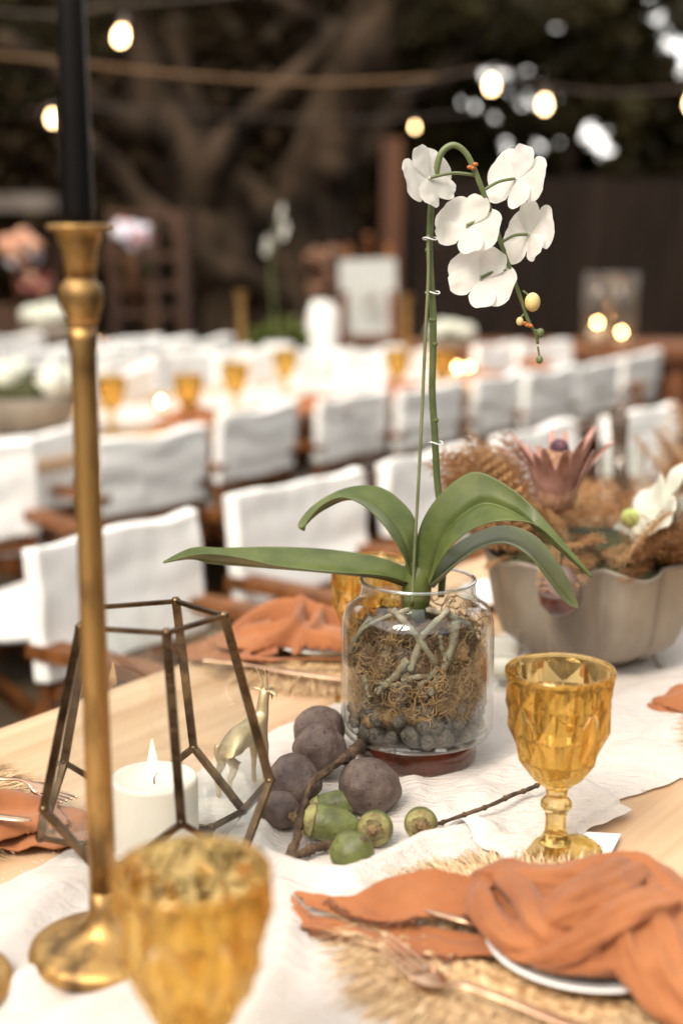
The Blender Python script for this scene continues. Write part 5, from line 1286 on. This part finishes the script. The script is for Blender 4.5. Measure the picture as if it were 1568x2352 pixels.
limb(t1, [D(400, 340), D(330, 300, -.4), D(250, 260, -.6), D(160, 190, -.7), D(40, 110, -.8), D(-80, 60, -.8)], .13, .05)
limb(t1, [D(700, 560), D(610, 470, .5), D(560, 430, .6), D(480, 330, .8), D(430, 200, 1), D(400, 40, 1)], .16, .06)
limb(t1, [D(740, 400), D(840, 330, .2), D(900, 250, .3), D(1010, 180, .4), D(1120, 60, .4)], .15, .05)
limb(t1, [D(640, 700), D(560, 640, -.4), D(470, 600, -.6), D(330, 470, -.8), D(230, 350, -1), D(100, 260, -1.2)], .14, .05)
limb(t1, [D(820, 140), D(740, 60), D(640, 0, -.3), D(560, -90, -.3)], .10, .05)
rn = random.Random(5); mb = MB()
for x, y, o, n in ((100, 40, -.2, 260), (300, -80, 0, 260), (520, -120, 0, 260), (780, -120, 0, 260), (1020, -60, 0, 240), (60, 180, -.3, 160), (-80, 100, -.5, 200), (1150, 0, .3, 260)):
    leaves(mb, D(x, y, o), (.55, .6, .38), n, .11, rn)
mb.build('crown', FOL, t1, False, kind='stuff')
# hedge closing the back
hd_ = thing('tall_hedge', 'dark tall hedge closing the garden behind the sprawling tree', 'hedge', (-1.5, 13.6, 0))
hx1 = DP(960, 600, 13.2).x
MB().grid(50, 24, lambda a, b: Vector((lerp(-9, hx1, a), 14.0 + .5 * nz((a * 30, b * 9, 0), .5), lerp(0, 5.6, b)))).build('inner_mass', FOLB, hd_)
mb = MB()
for k in range(520): leaves(mb, Vector((U(-6, hx1 + .2), 13.5 + U(-.2, .3), U(.2, 5.4))), (.4, .25, .35), 26, .16, rn)
mb.build('foliage', FOLB, hd_, False, kind='stuff')
# unseen hedges added on the other sides to block low horizon light
def blocker_hedge(label, a, b, h):
    a, b = Vector(a), Vector(b); t = thing('tall_hedge', label, 'hedge', (a + b) / 2, group='added hedges blocking horizon light'); d = (b - a); nrm = Vector((-d.y, d.x, 0)).normalized()
    MB().grid(70, 30, lambda s, q: a + d * s + nrm * .5 * nz((s * 26, q * 8, 1), 1.0) + Vector((0, 0, h * q))).build('inner_mass', FOLB, t)
    mb = MB()
    for k in range(260): leaves(mb, a + d * U(0, 1) + nrm * U(-.3, .3) + Vector((0, 0, U(.1, h))), (.5, .5, .4), 16, .2, rn)
    mb.build('foliage', FOLB, t, False, kind='stuff')
blocker_hedge('added tall hedge out of view on the left, blocking horizon light', (-7.5, -7, 0), (-7.5, 13.5, 0), 5.5)
blocker_hedge('added tall hedge out of view on the right, blocking horizon light', (7.5, -7, 0), (7.5, 13.5, 0), 5.0)
blocker_hedge('added tall hedge unseen behind the viewer, blocking horizon light', (-7.5, -7, 0), (7.5, -7, 0), 5.0)
# trees beyond the fence, letting the sky through
def tree(nm, label, bx, by_, r, trunk, clumps, seed, mat=FOL, size=.13, n=150):
    t = thing(nm, label, 'tree', (bx, by_, 0), group='trees beyond the fence'); rn = random.Random(seed)
    limb(t, [Vector(p) for p in trunk], r, r * .35, 'trunk')
    mb = MB()
    for x, y, o, rr, k in clumps: leaves(mb, DP(x, y, by_ + o), (rr, rr, rr * .62), int(n * k), size, rn)
    mb.build('crown', mat, t, False, kind='stuff')
    return t
def vx(px, Y): return DP(px, 700, Y).x
def scatter(x0, x1, y0, y1, n, rr, dens, seed):
    r_ = random.Random(seed); return [(r_.uniform(x0, x1), r_.uniform(y0, y1), r_.uniform(-.8, .8), rr * r_.uniform(.7, 1.2), dens) for k in range(n)]
b1 = vx(1250, 12.4)
tree('leafy_tree', 'leafy dark tree over the fence above the white orchid', b1, 12.4, .10, [(b1, 12.4, 0), (b1 + .1, 12.4, 1.5), DP(1330, 250, 12.4), DP(1300, 60, 12.4), DP(1280, -120, 12.4)],
     scatter(940, 1440, -160, 120, 84, .19, .40, 8) + scatter(900, 1130, 100, 200, 26, .18, .4, 9) + scatter(1130, 1480, 110, 190, 14, .16, .35, 10) + scatter(950, 1490, 180, 410, 96, .085, .18, 40) + scatter(930, 1090, 280, 400, 20, .16, .35, 41), 31)
b2 = vx(1600, 12.8)
tree('leafy_tree', 'leafy tree beyond the right end of the fence', b2, 12.8, .10, [(b2, 12.8, 0), (b2, 12.8, 1.5), DP(1590, 250, 12.8), DP(1600, 60, 12.8), DP(1640, -100, 12.8)],
     scatter(1400, 1720, -150, 60, 26, .19, .40, 12) + scatter(1360, 1500, 60, 250, 26, .18, .4, 14) + scatter(1480, 1640, 180, 430, 46, .18, .4, 13) + scatter(1330, 1480, 290, 340, 6, .13, .3, 15), 32)
b3 = vx(960, 12.9)
tree('leafy_tree', 'dense low tree filling the gap left of the fence', b3, 12.9, .14, [(b3, 12.9, 0), (b3, 12.9, 1.2), DP(960, 430, 12.9), DP(970, 330, 12.9), DP(940, 240, 12.9)],
     scatter(880, 1150, 350, 480, 34, .26, 1.0, 16) + scatter(880, 960, 180, 360, 16, .3, 1.0, 17), 33)
b4 = vx(1330, 13.5)
tree('shrub', 'low dark shrub mass just above the fence top', b4, 13.5, .08, [(b4, 13.5, 0), (b4, 13.5, .8), DP(1330, 430, 13.5), DP(1340, 410, 13.5)],
     scatter(1160, 1640, 415, 480, 36, .22, .9, 18) + scatter(1290, 1420, 355, 400, 5, .16, .5, 19), 34, FOLB)

# ------------------------------------------------------------------ string lights
CABLE = M('tan_rope', srgb(112, 88, 60), srgb(84, 62, 40), rough=.9, scale=40); CBLK = M('dark_cable', srgb(70, 58, 48), srgb(50, 40, 34), rough=.7, scale=30)
def cable(pts, Y, r, label, mat):
    P = crv([DP(x, y, Y) for x, y in pts], 50); mb = MB(); mb.tube(P, r, 7); solo(mb, 'light_cable', mat, label, 'cable', P[25], 'festoon cables')
cable([(-120, 118), (0, 128), (200, 148), (420, 172), (720, 190), (1000, 178)], 6.2, .009, 'tan festoon rope crossing the tree at the upper left', CABLE)
cable([(-100, 20), (120, 34), (280, 12), (520, -10), (800, -60)], 6.0, .006, 'thin dark festoon cable at the top left', CBLK)
cable([(900, 210), (1120, 158), (1250, 196), (1420, 214), (1700, 190)], 7.0, .006, 'thin dark festoon cable carrying the two bulbs at the upper right', CBLK)
cable([(60, 262), (115, 246), (160, 243), (400, 255), (740, 275), (952, 270), (1100, 255)], 8.5, .005, 'thin dark festoon cable low across the tree', CBLK)
SOCK = M('bulb_socket', srgb(120, 112, 104), srgb(90, 84, 78), rough=.5, scale=20)
def bulb(px, py, Y, label, tilt=0.0, s=1.0):
    c = DP(px, py, Y); t = thing('string_bulb', label, 'bulb', c, group='warm string light bulbs'); Rm = Matrix.Rotation(tilt, 3, 'Y')
    def lat(pr, nm, mat):
        m2 = MB(); m2.lathe([(r * s, z * s) for r, z in pr], 20, close=False); o = MB(); o.add([c + Rm @ v for v in m2.v], m2.f); o.build(nm, mat, t)
    lat([(.0, -.044), (.016, -.038), (.028, -.022), (.032, .0), (.027, .022), (.018, .040), (.014, .048), (.0, .048)], 'glass', BULB)
    lat([(.0, .0485), (.017, .0485), (.019, .062), (.019, .090), (.010, .100), (.0, .100)], 'socket', SOCK)
bulb(278, 84, 6.0, 'glowing string bulb at the top left, tilted to the right', R(14), .8)
bulb(122, 273, 8.5, 'glowing string bulb half hidden by the black taper', 0, .8)
bulb(1128, 196, 7.0, 'glowing string bulb above the orchid, left of two', 0, .8)
bulb(1250, 241, 7.0, 'glowing string bulb above the orchid, right of two', 0, .78)
WARM2 = BULB
bulb(952, 292, 9.0, 'small round string bulb left of the orchid top', 0, .42)
bulb(1590, 238, 7.0, 'string bulb cut off by the right edge', 0, .9)
